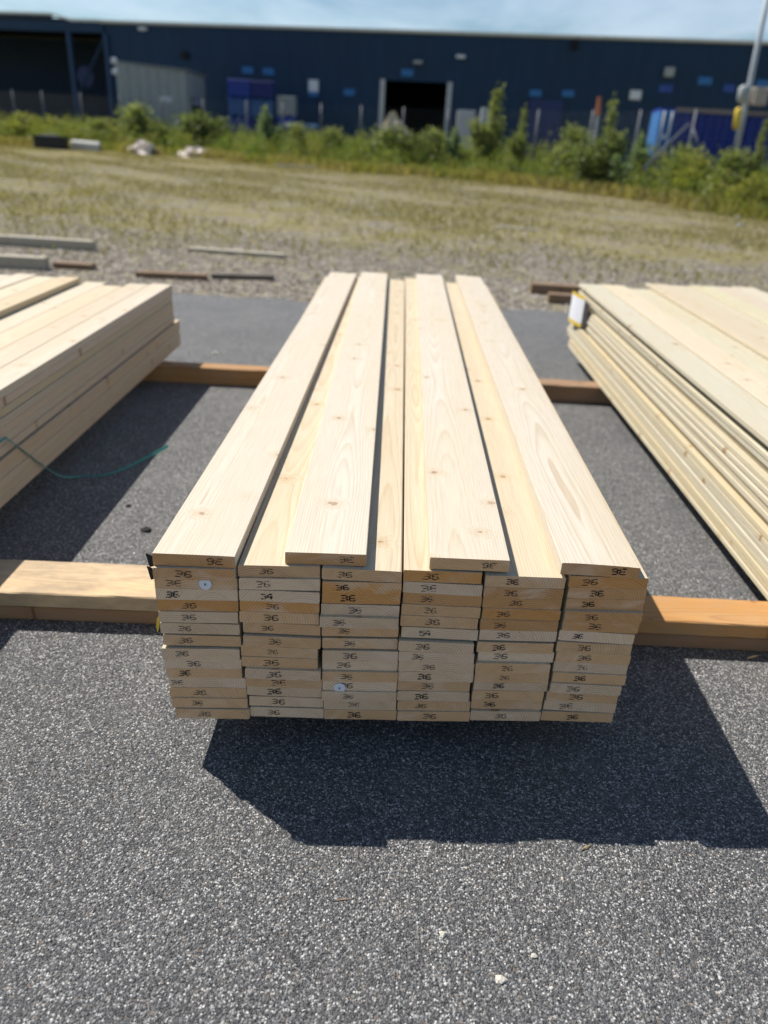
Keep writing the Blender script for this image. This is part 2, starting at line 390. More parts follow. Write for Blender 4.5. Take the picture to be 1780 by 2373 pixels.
WEED = leaf_mat('weed_leaf', [(0, (.31, .26, .12)), (.25, (.29, .265, .09)), (.5, (.23, .25, .065)), (.8, (.17, .22, .055)), (1, (.12, .18, .05))], .45)
STEM = flat_mat('stem', (.10, .085, .04), .8)

# ------------------------------------------------------------------ ground and asphalt
o = mesh_obj('ground', [(-500, -200, -.03), (500, -200, -.03), (500, 800, -.03), (-500, 800, -.03)], [(0, 1, 2, 3)], FIELD); tag(o, kind='structure')
ex = np.linspace(-40, 40, 500); V = []; F = []
for i, x in enumerate(ex):
    e = 7.06 + .03 * x + .07 * math.sin(x * 1.7) + .05 * math.sin(x * 5.1 + 1) + rng.uniform(-.05, .05)
    V += [(x, -25, 0), (x, e - .06, 0), (x, e, -.034)]
for i in range(len(ex) - 1):
    a = i * 3; F += [(a, a + 3, a + 4, a + 1), (a + 1, a + 4, a + 5, a + 2)]
asphalt = mesh_obj('asphalt_pavement', V, F, ASPHALT); tag(asphalt, kind='structure')

# pale chips proud of the binder, where single chips can be seen
def chips(n, x0, x1, y0, y1, rmin, rmax, zoff, name, tone_pow=1., mat=None, flat=.42):
    px = rng.uniform(x0, x1, n); py = rng.uniform(y0, y1, n)
    r = rmin + (rmax - rmin) * rng.random(n) ** 3.0
    ang = rng.uniform(0, 6.28, n); K = 5
    V = np.zeros((n, 2 * K + 1, 3)); asp = rng.uniform(.55, 1., n)
    for k in range(K):
        th = ang + 6.2832 * k / K + rng.uniform(-.35, .35, n)
        rr = r * rng.uniform(.75, 1.15, n)
        cx = np.cos(th) * rr; cy = np.sin(th) * rr * asp
        c, s = np.cos(ang * 3), np.sin(ang * 3)
        V[:, k, 0] = px + cx * c - cy * s; V[:, k, 1] = py + cx * s + cy * c; V[:, k, 2] = zoff - r * .25
        V[:, K + k, 0] = px + (cx * c - cy * s) * .72; V[:, K + k, 1] = py + (cx * s + cy * c) * .72
        V[:, K + k, 2] = zoff + r * flat * rng.uniform(.4, 1., n)
    V[:, 2 * K, 0] = px; V[:, 2 * K, 1] = py; V[:, 2 * K, 2] = zoff + r * flat * rng.uniform(.7, 1.1, n)
    base = (np.arange(n) * (2 * K + 1))[:, None]
    tris = []
    for k in range(K):
        k2 = (k + 1) % K
        tris += [(k, k2, K + k2), (k, K + k2, K + k), (K + k, K + k2, 2 * K)]
    F = (base[:, None, :] + np.array(tris)[None]).reshape(-1, 3)
    tone = np.repeat(rng.random(n) ** tone_pow, len(tris))
    o = np_mesh(name, V.reshape(-1, 3), F, mat or CHIP, kind='stuff', attr=tone); return o
g = chips(40000, -1.25, 1.75,   .50, 2.7, .0012, .0056, -.0004, 'asphalt_stone_chips', flat=.55); tag(g, 'pale stone chips set in the dark asphalt', 'stone chips')
g = chips(9000, -17, 13, 11, 38, .018, .055, -.03, 'field_stones', .55, mat=GRAVEL, flat=.5); tag(g, 'pale stones scattered through the grass of the field', 'stones')
g = chips(26000, -7, 7, 6.95, 11.5, .008, .035, -.032, 'gravel', .9, mat=GRAVEL, flat=.5); tag(g, 'grey brown gravel along the edge of the asphalt', 'gravel')

# ------------------------------------------------------------------ field grass (uncountable)
def blades(n, xy_fn, hmin, hmax, w, lean, mat, name, label, cat, tone_fn=None, seg=1):
    xy = xy_fn(n); n = len(xy); h = rng.uniform(hmin, hmax, n); a = rng.uniform(0, 6.28, n); l = rng.uniform(0, lean, n) * h
    b = rng.uniform(0, 6.28, n); dx, dy = np.cos(a) * w / 2, np.sin(a) * w / 2
    V = np.zeros((n, 4, 3)); z0 = -.03
    V[:, 0] = np.stack([xy[:, 0] - dx, xy[:, 1] - dy, np.full(n, z0)], -1); V[:, 1] = np.stack([xy[:, 0] + dx, xy[:, 1] + dy, np.full(n, z0)], -1)
    V[:, 2] = np.stack([xy[:, 0] + dx * .7 + np.cos(b) * l * .5, xy[:, 1] + dy * .7 + np.sin(b) * l * .5, z0 + h * .65], -1)
    V[:, 3] = np.stack([xy[:, 0] + np.cos(b) * l, xy[:, 1] + np.sin(b) * l, z0 + h], -1)
    F = (np.arange(n) * 4)[:, None] + np.array([0, 1, 2, 3])[None]
    tone = rng.random(n) if tone_fn is None else tone_fn(xy, n)
    o = np_mesh(name, V.reshape(-1, 3), F, mat, kind='stuff', attr=tone); tag(o, label, cat); return o
EX = np.array([-30, -12, -1, 4, 8, 9.5, 13.]); EY = np.array([46, 45, 38, 36, 28.5, 23.5, 19.])
edge = lambda x: np.interp(x, EX, EY) + .7 * np.sin(x * 1.1 + .4) + .45 * np.sin(x * 2.7) + .3 * np.sin(x * 6.1 + 2)
def field_xy(n):
    y = 8.2 + (rng.random(n) ** .75) * 38; x = (rng.random(n) - .5) * (y * 1.15 + 2)
    f = np.sin(x * .9 + 1.3 * np.sin(y * .5)) + np.sin(y * .8 + x * .35) + .8 * np.sin(x * 2.3 + y * 1.7) + rng.normal(0, .8, n)
    k = (f > -.2) & (y < edge(x) + 1) & (rng.random(n) < np.clip((y - 7.5) / 7, .12, 1)); return np.stack([x[k], y[k]], -1)
blades(150000, field_xy, .02, .10, .022, 1.2, GRASS, 'field_grass', 'short dry yellow green grass on the gravel field', 'grass')
def verge_xy(n):
    cx = rng.uniform(-27, 14, 900); cy = edge(cx) - 1.8 + rng.random(900) ** 1.1 * 5.5; i = rng.integers(0, 900, n); return np.stack([cx[i] + rng.normal(0, .28, n), cy[i] + rng.normal(0, .28, n)], -1)
blades(60000, verge_xy, .06, .52, .05, .8, WEED, 'verge_grass', 'tall rusty and yellow green grass in front of the bushes', 'grass',
       lambda xy, n: np.clip((xy[:, 1] - edge(xy[:, 0]) + 1.5) / 5.5 + .38 * np.sin(xy[:, 0] * 1.9 + xy[:, 1]) + rng.normal(.06, .18, n), 0, 1))
def weed_clumps(nc, per):
    cx = rng.uniform(-30, 16, nc); cy = edge(cx) + .2 + rng.random(nc) * 6.; hh = rng.uniform(.45, 1.05, nc) + .5 * np.clip(cy - edge(cx) - 1.5, 0, 2.) / 2 * rng.uniform(.3, 1.6, nc); ww = rng.uniform(.25, .6, nc); tc = np.clip(rng.normal(.62, .22, nc), .2, 1)
    i = np.repeat(np.arange(nc), per); n = len(i); t = rng.random(n) ** .8
    P = np.stack([cx[i] + rng.normal(0, 1, n) * ww[i] * (1.1 - .7 * t), cy[i] + rng.normal(0, 1, n) * ww[i] * (1.1 - .7 * t), -.03 + hh[i] * t * rng.uniform(.85, 1.15, n)], -1)
    L = rng.uniform(.06, .17, n)[:, None]; d1 = rng.normal(0, 1, (n, 3)); d1[:, 2] += .9; d1 /= np.linalg.norm(d1, axis=1)[:, None]
    d2 = np.cross(d1, rng.normal(0, 1, (n, 3))); d2 /= np.linalg.norm(d2, axis=1)[:, None]
    V = np.stack([P, P + d1 * L * .5 + d2 * L * .22, P + d1 * L, P + d1 * L * .5 - d2 * L * .22], 1).reshape(-1, 3)
    F = (np.arange(n) * 4)[:, None] + np.arange(4)[None]
    o = np_mesh('weed_strip', V, F, WEED, kind='stuff', attr=np.clip(tc[i] + rng.normal(0, .12, n), 0, 1)); tag(o, 'thick green weeds growing along the fence', 'weeds')
weed_clumps(1100, 150)

# ------------------------------------------------------------------ bushes
def bush(name, seed, shape, nleaf, leaf, mat):
    """unit bush: height 1, width 1; thing parts: stem, foliage"""
    r = np.random.default_rng(seed); V = []; F = []
    stems = []
    ns = 9
    for i in range(ns):
        a = r.uniform(0, 6.28); d = r.uniform(.05, .45) if shape != 'spire' else r.uniform(.08, .46)
        hgt = r.uniform(.5, 1.0) if shape != 'spire' else r.uniform(.35, .9); stems.append([(0, 0, 0), (math.cos(a) * d * .35, math.sin(a) * d * .35, hgt * .45), (math.cos(a) * d, math.sin(a) * d, hgt * .92)])
    stems[0] = [(0, 0, 0), (.02, 0, .5), (.0, .02, .97)]
    sv, sf = [], []
    for s in stems:
        v, f = tube_vf(s, [.014, .010, .003], 5); o = len(sv); sv += v; sf += [tuple(i + o for i in q) for q in f]
    pts = []
    for k in range(nleaf):
        s = stems[r.integers(ns)]; t = r.uniform(.08, 1.0) ** .8
        A, B, C = [np.array(q) for q in s]
        p = A + (B - A) * min(1, 2 * t) + (C - B) * max(0, 2 * t - 1)
        wdt = .26 * (1.15 - .75 * t) + .03 if shape == 'round' else .10 * (1.15 - t) + .035
        p = p + r.normal(0, 1, 3) * np.array([wdt, wdt, .05]) * r.uniform(.3, 1.)
        if p[2] > .02: pts.append(p)
    n = len(pts); Pn = np.array(pts); L = leaf * r.uniform(.6, 1.3, n)
    d1 = r.normal(0, 1, (n, 3)); d1[:, 2] += .6; d1 /= np.linalg.norm(d1, axis=1)[:, None]
    d2 = np.cross(d1, r.normal(0, 1, (n, 3))); d2 /= np.linalg.norm(d2, axis=1)[:, None]
    V = np.stack([Pn, Pn + d1 * L[:, None] * .5 + d2 * L[:, None] * .24, Pn + d1 * L[:, None], Pn + d1 * L[:, None] * .5 - d2 * L[:, None] * .24], 1).reshape(-1, 3)
    F = (np.arange(n) * 4)[:, None] + np.arange(4)[None]
    tone = np.clip(.5 + r.normal(0, .28, n), 0, 1)
    root = empty(name); mesh_obj('stem', sv, sf, STEM, root, smooth=True)
    fo = np_mesh('foliage', V, F, mat, attr=tone, parent=root)
    return root
def copy_tree(o, parent=None):
    c = o.copy(); COL.objects.link(c)
    if parent is not None: c.parent = parent
    for ch in list(o.children): copy_tree(ch, c)
    return c
protos = {}
def put_bush(kind, name, x, y, h, w, label, rz):
    spec = dict(mid=(11, 'round', 2800, .09, LEAF_MID), dark=(12, 'round', 3400, .09, LEAF_DARK), grey=(13, 'spire', 2400, .085, LEAF_GREY), tall=(14, 'spire', 4200, .07, LEAF_MID), yel=(15, 'round', 1700, .09, LEAF_YEL))[kind]
    if kind not in protos: o = bush(name, *spec); protos[kind] = o
    else: o = copy_tree(protos[kind]); o.name = name
    o.location = (x, y, -.03); o.scale = (w * 1.2, w * 1.2, h * (1.06 if kind == 'tall' or x < -5 else .93)); o.rotation_euler = (0, 0, rz)
    return tag(o, label, 'bush', 'bushes along the fence')
BUSHES = [
 ('yel', -22.4, 48.1, 1.56, 2.0, 'yellow green bush at the far left end of the weed strip'),
 ('yel', -20.6, 48.0, 1.50, 2.2, 'yellow green bush behind the dark open box'),
 ('mid', -17.6, 47.8, 1.5, 2.0, 'loose green bush behind the pale slab on the grass'),
 ('mid', -15.2, 47.7, 2.3, 2.3, 'tall light green bush in front of the grey shed wall'),
 ('dark', -14.1, 47.0, 1.5, 1.5, 'low dark bush in front of the grey shed, right of the tall light one'),
 ('dark', -11.8, 47.4, 2.1, 2.7, 'dense dark green bush in front of the corner of the grey shed'),
 ('grey', -7.5, 44.7, 2.45, 1.6, 'slender grey green bush in front of the blue crates'),
 ('mid', -5.6, 43.5, 1.8, 1.4, 'small green bush right of the blue crates'),
 ('mid', -3.7, 42.3, 1.9, 1.4, 'upright green bush left of the open doorway'),
 ('dark', -.6, 40.3, 2.1, 2.7, 'broad dark bush right in front of the open doorway'),
 ('mid', 1.2, 39.6, 2.1, 1.6, 'green bush in front of the right side of the open doorway'),
 ('grey', 2.3, 39.2, 2.2, 1.3, 'grey green bush just right of the open doorway'),
 ('tall', 3.9, 38.5, 3.5, 2.3, 'tallest bush of the strip, a pale green spire right of the doorway'),
 ('tall', 5.0, 36.6, 2.75, 1.2, 'narrow pale bush just right of the tallest bush'),
 ('mid', 6.6, 33.7, 2.45, 1.6, 'green bush left of the orange marker post'),
 ('tall', 7.6, 31.7, 3.0, 1.5, 'tall spiky bush just right of the orange marker post'),
 ('dark', 7.2, 31.4, 2.0, 1.6, 'dark bush at the foot of the spiky bush by the orange post'),
 ('grey', 8.4, 30.2, 2.2, 1.5, 'grey green bush left of the blue shipping container'),
 ('mid', 9.5, 28.6, 1.9, 1.6, 'green bush in front of the light blue container end'),
 ('yel', 9.3, 26.7, 1.7, 1.4, 'yellow green bush under the leaning fence brace'),
 ('mid', 10.0, 25.5, 1.8, 1.2, 'leafy green bush in front of the light pole'),
 ('tall', 10.5, 25.0, 2.4, .9, 'narrow bush at the right edge in front of the container'),
 ('yel', 9.8, 23.2, 1.2, 1.2, 'low yellow green bush nearest the camera on the right'),
]
for i, (k, x, y, h, w, lb) in enumerate(BUSHES):
    put_bush(k, 'tall_bush' if k == 'tall' else 'bush', x, y, h, w, lb, i * 1.37)

# ------------------------------------------------------------------ warehouse
def wall_mat():
    t = NT('navy_cladding'); tc = t.n('ShaderNodeTexCoord'); P = tc.outputs['Object']
    n = t.noise(t.vmath('MULTIPLY', P, (2.5, 1, .25)), 1, 4, .6); n2 = t.noise(t.vmath('MULTIPLY', P, (.25, 1, .6)), 1, 3)
    c = t.mix(t.mr(n, .3, .7), (.006, .030, .075), (.010, .040, .095)); c = t.mix(t.mr(n2, .4, .7, 0, .4), c, (.010, .030, .055))
    return t.fin(c, .55, .3)
NAVY = wall_mat()
TRIM = flat_mat('roof_trim', (.62, .62, .58), .5, .3)
DARK = flat_mat('dark_interior', (.02, .022, .025), .9, .1)
SIGNB = flat_mat('sign_blue', (.03, .15, .38), .5); SIGNB2 = flat_mat('sign_deep_blue', (.03, .075, .30), .5)
SIGNW = flat_mat('sign_white', (.62, .66, .70), .5); GREYM = flat_mat('grey_sheet', (.33, .36, .36), .6, var=.08)
DOORB = flat_mat('door_blue', (.018, .035, .12), .5); CONC = flat_mat('concrete', (.33, .32, .30), .85)
wh = empty('warehouse', (0, 60, 0), math.atan2(-.2094, 1)); tag(wh, 'long dark blue metal clad warehouse with white roof edge behind the field', 'warehouse')
def corrugated(name, u0, u1, z0, z1, y, parent, mat, pitch=.33, d=.04):
    n = max(1, int((u1 - u0) / pitch)); st = (u1 - u0) / n; pr = []
    for i in range(n):
        u = u0 + i * st; pr += [(u, y), (u + st * .5, y), (u + st * .6, y + d), (u + st * .9, y + d)]
    pr.append((u1, y)); V = []; F = []
    for (u, yy) in pr: V += [(u, yy, z0), (u, yy, z1)]
    for i in range(len(pr) - 1): F.append((2 * i, 2 * i + 2, 2 * i + 3, 2 * i + 1))
    return mesh_obj(name, V, F, mat, parent)
HW = 7.85
corrugated('wall', -23.2, -1.85, 0, HW, 0, wh, NAVY); corrugated('wall', 2.85, 60, 0, HW, 0, wh, NAVY); corrugated('wall', -1.85, 2.85, 5.05, HW, 0, wh, NAVY)
box('interior', -6, 7, 14, 14.2, 0, 5.4, DARK, wh); box('interior', -6, -5.8, .3, 14, 0, 5.4, DARK, wh); box('interior', 6.8, 7, .3, 14, 0, 5.4, DARK, wh)
box('interior', -6, 7, .3, 14.2, 5.42, 5.6, DARK, wh); box('floor', -6, 7, .1, 14.2, -.02, .05, CONC, wh)
box('interior', -6, -1.9, .12, .28, 0, 5.4, DARK, wh); box('interior', 2.9, 7, .12, .28, 0, 5.4, DARK, wh)
for u in (-1.95, 2.82): box('door_frame', u - .12, u + .2, -.10, .1, 0, 5.1, STEEL, wh)
box('roof', -23.4, 60, -.12, 40, HW + .02, HW + .13, GREYM, wh); box('roof_trim', -25.8, 60, -.2, -.125, HW + .08, HW + .22, TRIM, wh)
corrugated('wall', -23.2, 60, 0, HW, 40, wh, NAVY, 1.2)
box('side_wall', 59.9, 60, .1, 39.9, 0, HW, NAVY, wh); box('side_wall', -23.2, -23.1, .1, 39.9, 0, HW, NAVY, wh)
# loading canopy on the left
box('canopy_roof', -60, -23.45, -.1, 16, 7.95, 8.1, DARK, wh); box('roof_trim', -60, -27.4, -.2, -.105, 8.27, 8.42, TRIM, wh)
v = [(-27.4, -.2, 8.27), (-25.8, -.2, 7.93), (-25.8, -.2, 8.07), (-27.4, -.2, 8.42), (-27.4, -.11, 8.27), (-25.8, -.11, 7.93), (-25.8, -.11, 8.07), (-27.4, -.11, 8.42)]
mesh_obj('roof_trim', v, [(0, 1, 2, 3), (7, 6, 5, 4), (3, 2, 6, 7), (0, 4, 5, 1)], TRIM, wh)
box('canopy_beam', -60, -23.3, -.104, .15, 7.25, 7.94, NAVY, wh); box('canopy_fascia', -60, -27.4, -.104, -.02, 8.11, 8.40, NAVY, wh)
corrugated('wall', -60, -23.3, 0, 7.9, 12, wh, NAVY)
for u in (-26.2, -23.15, -34., -42.): box('canopy_post', u - .14, u + .14, -.2, .08, 0, 7.24, NAVY_STEEL, wh)
mesh_obj('canopy_brace', *tube_vf([(-23.4, .3, 7.1), (-26.0, .3, 3.4)], .12, 6), NAVY, wh)
mesh_obj('round_sign', *tube_vf([(-26.5, 2.0, 4.5), (-26.5, 2.1, 4.5)], .72, 24), DOORB, wh)
box('low_wall', -60, -24, 2.5, 2.8, 0, 3.2, flat_mat('grey_wall', (.04, .045, .055), .8), wh)
for (u, z, w, h, m, nm) in [(-12., 5.28, .85, .42, SIGNB, 'wall_sign'), (-10.4, 5.25, .85, .42, SIGNB, 'wall_sign'), (-7., 4.5, .72, .75, SIGNW, 'notice_board'), (-7., 3.98, .72, .28, SIGNB, 'wall_sign'),
        (-4.32, 4.19, .8, .42, SIGNB, 'wall_sign'), (-.2, 5.55, .85, .42, SIGNB, 'wall_sign'), (8.75, 4.68, .8, .4, SIGNB, 'wall_sign'), (10.9, 4.74, .8, .4, SIGNB, 'wall_sign'), (17.08, 5.28, .85, .45, SIGNB2, 'wall_sign'),
        (19.4, 5.8, .85, .45, SIGNB, 'wall_sign'), (20.97, 5.44, .7, .45, SIGNB2, 'wall_sign'), (22.9, 5.75, .8, .5, SIGNB, 'wall_sign'), (15.26, 4.84, .72, .55, SIGNW, 'notice_board')]:
    box(nm, u - w / 2, u + w / 2, -.07, -.012, z - h / 2, z + h / 2, m, wh, .01)
for u, z, m in ((-20.04, 7.6, SIGNW), (3.46, 6.62, SIGNW), (.54, 6.2, GREYM), (17.1, 6.2, GREYM)):
    hgt = .55 if u > 15 else .2
    box('wall_lamp', u - .3, u + .3, -.32, -.012, z - hgt / 2, z + hgt / 2, m, wh, .04)
for u, z in ((-16.8, 6.03), (10.87, 7.5)): mesh_obj('vent', *tube_vf([(u, -.25, z), (u, -.012, z)], .28, 14), DARK, wh)
box('side_door', 8.4, 10.7, -.09, -.012, 0, 4.35, DOORB, wh, .02)

# ------------------------------------------------------------------ grey shed
sh = empty('grey_shed', (-17.55, 51.5, 0)); tag(sh, 'pale grey metal shed standing in front of the warehouse on the left', 'shed')
A = Vector((0, 0, 0)); Bv = Vector((3.1, 3.9, 0)); Cv = Vector((2.9, 9.4, 0)); D = Vector((-.05, 6.0, 0)); Hs = 4.70
# front built as seven ribbed sheets
for i in range(7):
    a = A.lerp(Bv, i / 7 + .004); b = A.lerp(Bv, (i + 1) / 7 - .004); nrm = Vector((3.5, -2.76, 0)).normalized() * .05
    v = [a + nrm, b + nrm, b - nrm, a - nrm]; v = [Vector((p.x, p.y, 0)) for p in v] + [Vector((p.x, p.y, Hs - .12)) for p in v]
    mesh_obj('wall_sheet', v, [(0, 1, 5, 4), (1, 2, 6, 5), (2, 3, 7, 6), (3, 0, 4, 7), (4, 5, 6, 7)], GREYM, sh)
def quad_wall(name, a, b, z0, z1, mat, parent, th=.08):
    d = (b - a).normalized(); nn = Vector((-d.y, d.x, 0)) * th / 2
    v = [a + nn, b + nn, b - nn, a - nn]; v = [Vector((p.x, p.y, z0)) for p in v] + [Vector((p.x, p.y, z1)) for p in v]
    return mesh_obj(name, v, [(0, 1, 5, 4), (1, 2, 6, 5), (2, 3, 7, 6), (3, 0, 4, 7), (4, 5, 6, 7), (3, 2, 1, 0)], mat, parent)
quad_wall('side_wall', Bv + Vector((.06, .1, 0)), Cv + Vector((.06, 0, 0)), 0, Hs - .14, GREYM, sh); quad_wall('side_wall', A + Vector((-.08, .1, 0)), D, 0, Hs - .14, GREYM, sh)
quad_wall('back_wall', D, Cv, 0, Hs - .15, GREYM, sh)
mesh_obj('roof', [(-.2, -.3, Hs - .1), (3.3, 3.8, Hs - .1), (3.1, 9.5, Hs - .1), (-.2, 6.1, Hs - .1), (-.2, -.3, Hs), (3.3, 3.8, Hs), (3.1, 9.5, Hs), (-.2, 6.1, Hs)], [(0, 1, 5, 4), (1, 2, 6, 5), (2, 3, 7, 6), (3, 0, 4, 7), (4, 5, 6, 7), (3, 2, 1, 0)], flat_mat('shed_roof', (.22, .23, .24), .6), sh)
for z in (4.66, 4.1): mesh_obj('lamp', *tube_vf([(-.12, -.32, z), (-.02, -.12, z)], .16, 12), SIGNW, sh)
quad_wall('white_plate', Vector((1.90, 2.20, 0)), Vector((2.36, 2.80, 0)), 2.72, 3.04, SIGNW, sh, .06)
quad_wall('window', Bv + Vector((.10, .8, 0)), Bv + Vector((-.02, 4.2, 0)), 1.7, 3.1, DARK, sh, .05)
quad_wall('window_blind', Bv + Vector((.14, 1.0, 0)), Bv + Vector((.03, 3.9, 0)), 2.7, 3.05, flat_mat('blind', (.35, .40, .48), .6), sh, .05)

# ------------------------------------------------------------------ crates, boxes and other things by the warehouse
CR = [flat_mat('crate_blue', (.015, .04, .26), .5), flat_mat('crate_blue_dark', (.010, .02, .13), .5), flat_mat('crate_steel_blue', (.03, .09, .25), .5), flat_mat('crate_grey', (.22, .25, .28), .6)]
def crate(x, y, z, w, d, h, mat, label):
    r = empty('stacked_crate', (x, y, z)); box('body', -w / 2, w / 2, -d / 2, d / 2, .1, h - .02, mat, r, .02)
    for s in (-1, 0, 1): box('foot', s * (w / 2 - .12) - .1, s * (w / 2 - .12) + .1, -d / 2 + .02, d / 2 - .02, 0, .098, mat, r)
    box('rim', -w / 2 - .03, w / 2 + .03, -d / 2 - .03, d / 2 + .03, h - .16, h - .06, mat, r, .01)
    return tag(r, label, 'crate', 'crates stacked beside the grey shed')
ordn = ['bottom', 'second lowest', 'third', 'topmost']
for k in range(4):
    crate(-11.05, 56, k * 1.08, 1.45, 1.2, 1.08, CR[0] if k in (1, 3) else CR[2], f'bright blue crate, {ordn[k]} of the left blue column beside the grey shed')
    crate(-9.55, 56.1, k * 1.08, 1.45, 1.2, 1.08, CR[1] if k in (3, 1) else CR[2], f'dark blue crate, {ordn[k]} of the right blue column beside the grey shed')
for k in range(3): crate(-8.0, 56, k * 1.18, 1.15, 1.1, 1.18, CR[3] if k == 2 else (CR[0] if k == 1 else CR[2]), ['steel blue crate, bottom of the short stack right of the blue columns', 'blue crate, middle of the short stack right of the blue columns', 'grey crate, top of the short stack right of the blue columns'][k])
def lumpy(name, x, y, z, sx, sy, sz, mat, label, cat, seed, amp=.25, n=14):
    r = random.Random(seed); V = []; F = []
    m = n // 2
    ph = [r.uniform(0, 6.28) for _ in range(8)]
    for j in range(m + 1):
        t = j / m * math.pi / 2
        for i in range(n):
            a = 2 * math.pi * i / n
            k = 1 + amp * (math.sin(2 * a + ph[0] + j) * .5 + math.sin(3 * a + ph[1]) * .5 + math.sin(5 * a + ph[2] + 2 * j) * .35) + r.uniform(-amp, amp) * .4
            V.append((sx / 2 * math.cos(a) * math.cos(t) * k, sy / 2 * math.sin(a) * math.cos(t) * k, sz * math.sin(t) * (1 + r.uniform(-amp, amp) * .6)))
    for j in range(m):
        for i in range(n): F.append((j * n + i, j * n + (i + 1) % n, (j + 1) * n + (i + 1) % n, (j + 1) * n + i))
    F.append(tuple(m * n + i for i in range(n))); F.append(tuple(range(n - 1, -1, -1)))
    o = mesh_obj(name, V, F, mat, loc=(x, y, z)); return tag(o, label, cat)
SHEETM = flat_mat('crumpled_sheet', (.72, .62, .54), .7, var=.2); SAND = flat_mat('pale_timber_heap', (.55, .48, .34), .8, var=.25, scale=9)
lumpy('timber_heap', -.86, 57, -.02, 3.0, 1.6, 2.75, SAND, 'pale heap of offcuts in front of the open doorway', 'heap', 3)
pk = empty('wrapped_pack', (-6.95, 55.5, -.02)); box('pack_body', -1.05, 1.05, -.5, .5, 0, 1.75, flat_mat('wrap_dark', (.05, .08, .14), .4), pk, .04); box('pack_cover', -1.08, .1, -.53, .53, 1.752, 2.02, SIGNW, pk, .05); box('pack_cover', .1, 1.08, -.53, .53, 1.752, 2.0, SIGNB, pk, .05)
tag(pk, 'low wrapped pack with white and light blue cover below the wall signs', 'pack')
for x, h, lb in ((3.8, 3.3, 'pale grey cabinet right of the open doorway'), (5.0, 3.5, 'narrow grey cabinet standing right of the pale grey cabinet')):
    r = empty('metal_cabinet', (x, 56 - x * .2, 0)); w = 1.1 if x < 4 else .5
    box('body', -w / 2, w / 2, -.35, .35, .1, h, flat_mat('cabinet_grey', (.38, .41, .45), .6), r, .02); box('plinth', -w / 2 + .05, w / 2 - .05, -.3, .3, -.02, .098, DARK, r); box('door', -w / 2 + .06, w / 2 - .06, -.375, -.352, .2, h - .1, flat_mat('cabinet_door', (.34, .38, .44), .6), r)
    tag(r, lb, 'cabinet', 'cabinets by the doorway')
r = empty('marker_post', (9.42, 42, -.03)); mesh_obj('shaft', *tube_vf([(0, 0, 0), (-.05, 0, 3.0)], .07, 8), STEEL, r); mesh_obj('orange_sleeve', *tube_vf([(-.05, 0, 3.002), (-.12, 0, 3.8)], [.14, .08], 10), flat_mat('orange', (.42, .15, .07), .6), r)
tag(r, 'orange topped marker post in front of the warehouse wall', 'post')

# shipping container
ct = empty('shipping_container', (9.15, 30.9, 0), R(-9)); tag(ct, 'dark blue shipping container with light blue door end beside the light pole', 'container')
CB = flat_mat('container_blue', (.012, .035, .24), .5); CLB = flat_mat('container_door', (.05, .17, .42), .5)
corrugated('side_panel', .5, 6.0, .18, 2.78, -.02, ct, CB, .28, .05); corrugated('side_panel', .5, 6.0, .18, 2.78, 2.4, ct, CB, .28, .05)
box('door', .02, .48, -.10, -.03, .2, 2.8, CLB, ct, .01); box('door_panel', -.02, .02, -.1, 2.4, .2, 2.8, CLB, ct)
for u in (.1, .38): tube('lock_rod', [(u, -.14, .2), (u, -.14, 2.8)], .025, STEEL, ct, 6)
box('roof', -.02, 6.05, -.03, 2.45, 2.80, 2.9, CB, ct); box('floor_frame', -.02, 6.05, -.03, 2.45, 0, .17, CB, ct); box('top_rail', .5, 6.05, -.09, -.035, 2.79, 2.93, flat_mat('rail_rust', (.22, .19, .18), .7), ct); box('notice', .18, .3, -.115, -.102, 1.9, 2.05, SIGNW, ct); box('end_panel', 6.0, 6.05, 0, 2.4, .18, 2.78, CB, ct)

# light pole with its boxes
lp = empty('light_pole', (11.85, 30.0, -.03)); tag(lp, 'tall grey light pole with equipment boxes at the right edge', 'light pole')
mesh_obj('pole', *tube_vf([(0, 0, 0), (-.1, 0, 3.), (-.32, 0, 9.5)], [.105, .095, .07], 12), STEEL, lp, smooth=True); mesh_obj('base_plate', *box_vf(-.25, .25, -.25, .25, 0, .05), STEEL, lp)
mesh_obj('drum_box', *tube_vf([(-.33, -.25, 3.12), (-.36, -.25, 3.25), (-.38, -.25, 3.6), (-.36, -.25, 3.68)], [.08, .17, .18, .10], 14), GREYM, lp, smooth=True)
box('equipment_box', .02, .48, -.28, .2, 3.1, 3.68, flat_mat('beige_box', (.42, .37, .31), .6), lp, .05); tube('arm', [(-.32, 0, 9.45), (-.35, -1.2, 9.7)], .05, STEEL, lp, 8); box('lamp_head', -.5, -.2, -1.75, -1.2, 9.64, 9.76, GREYM, lp, .02)
r = mesh_obj('yellow_sleeve', *tube_vf([(11.42, 29.5, 2.3), (11.40, 29.5, 2.35), (11.36, 29.5, 2.92), (11.36, 29.5, 2.97)], [.06, .11, .11, .06], 12), YELLOW, smooth=True); tag(r, 'yellow plastic sleeve on the fence post left of the light pole', 'sleeve')

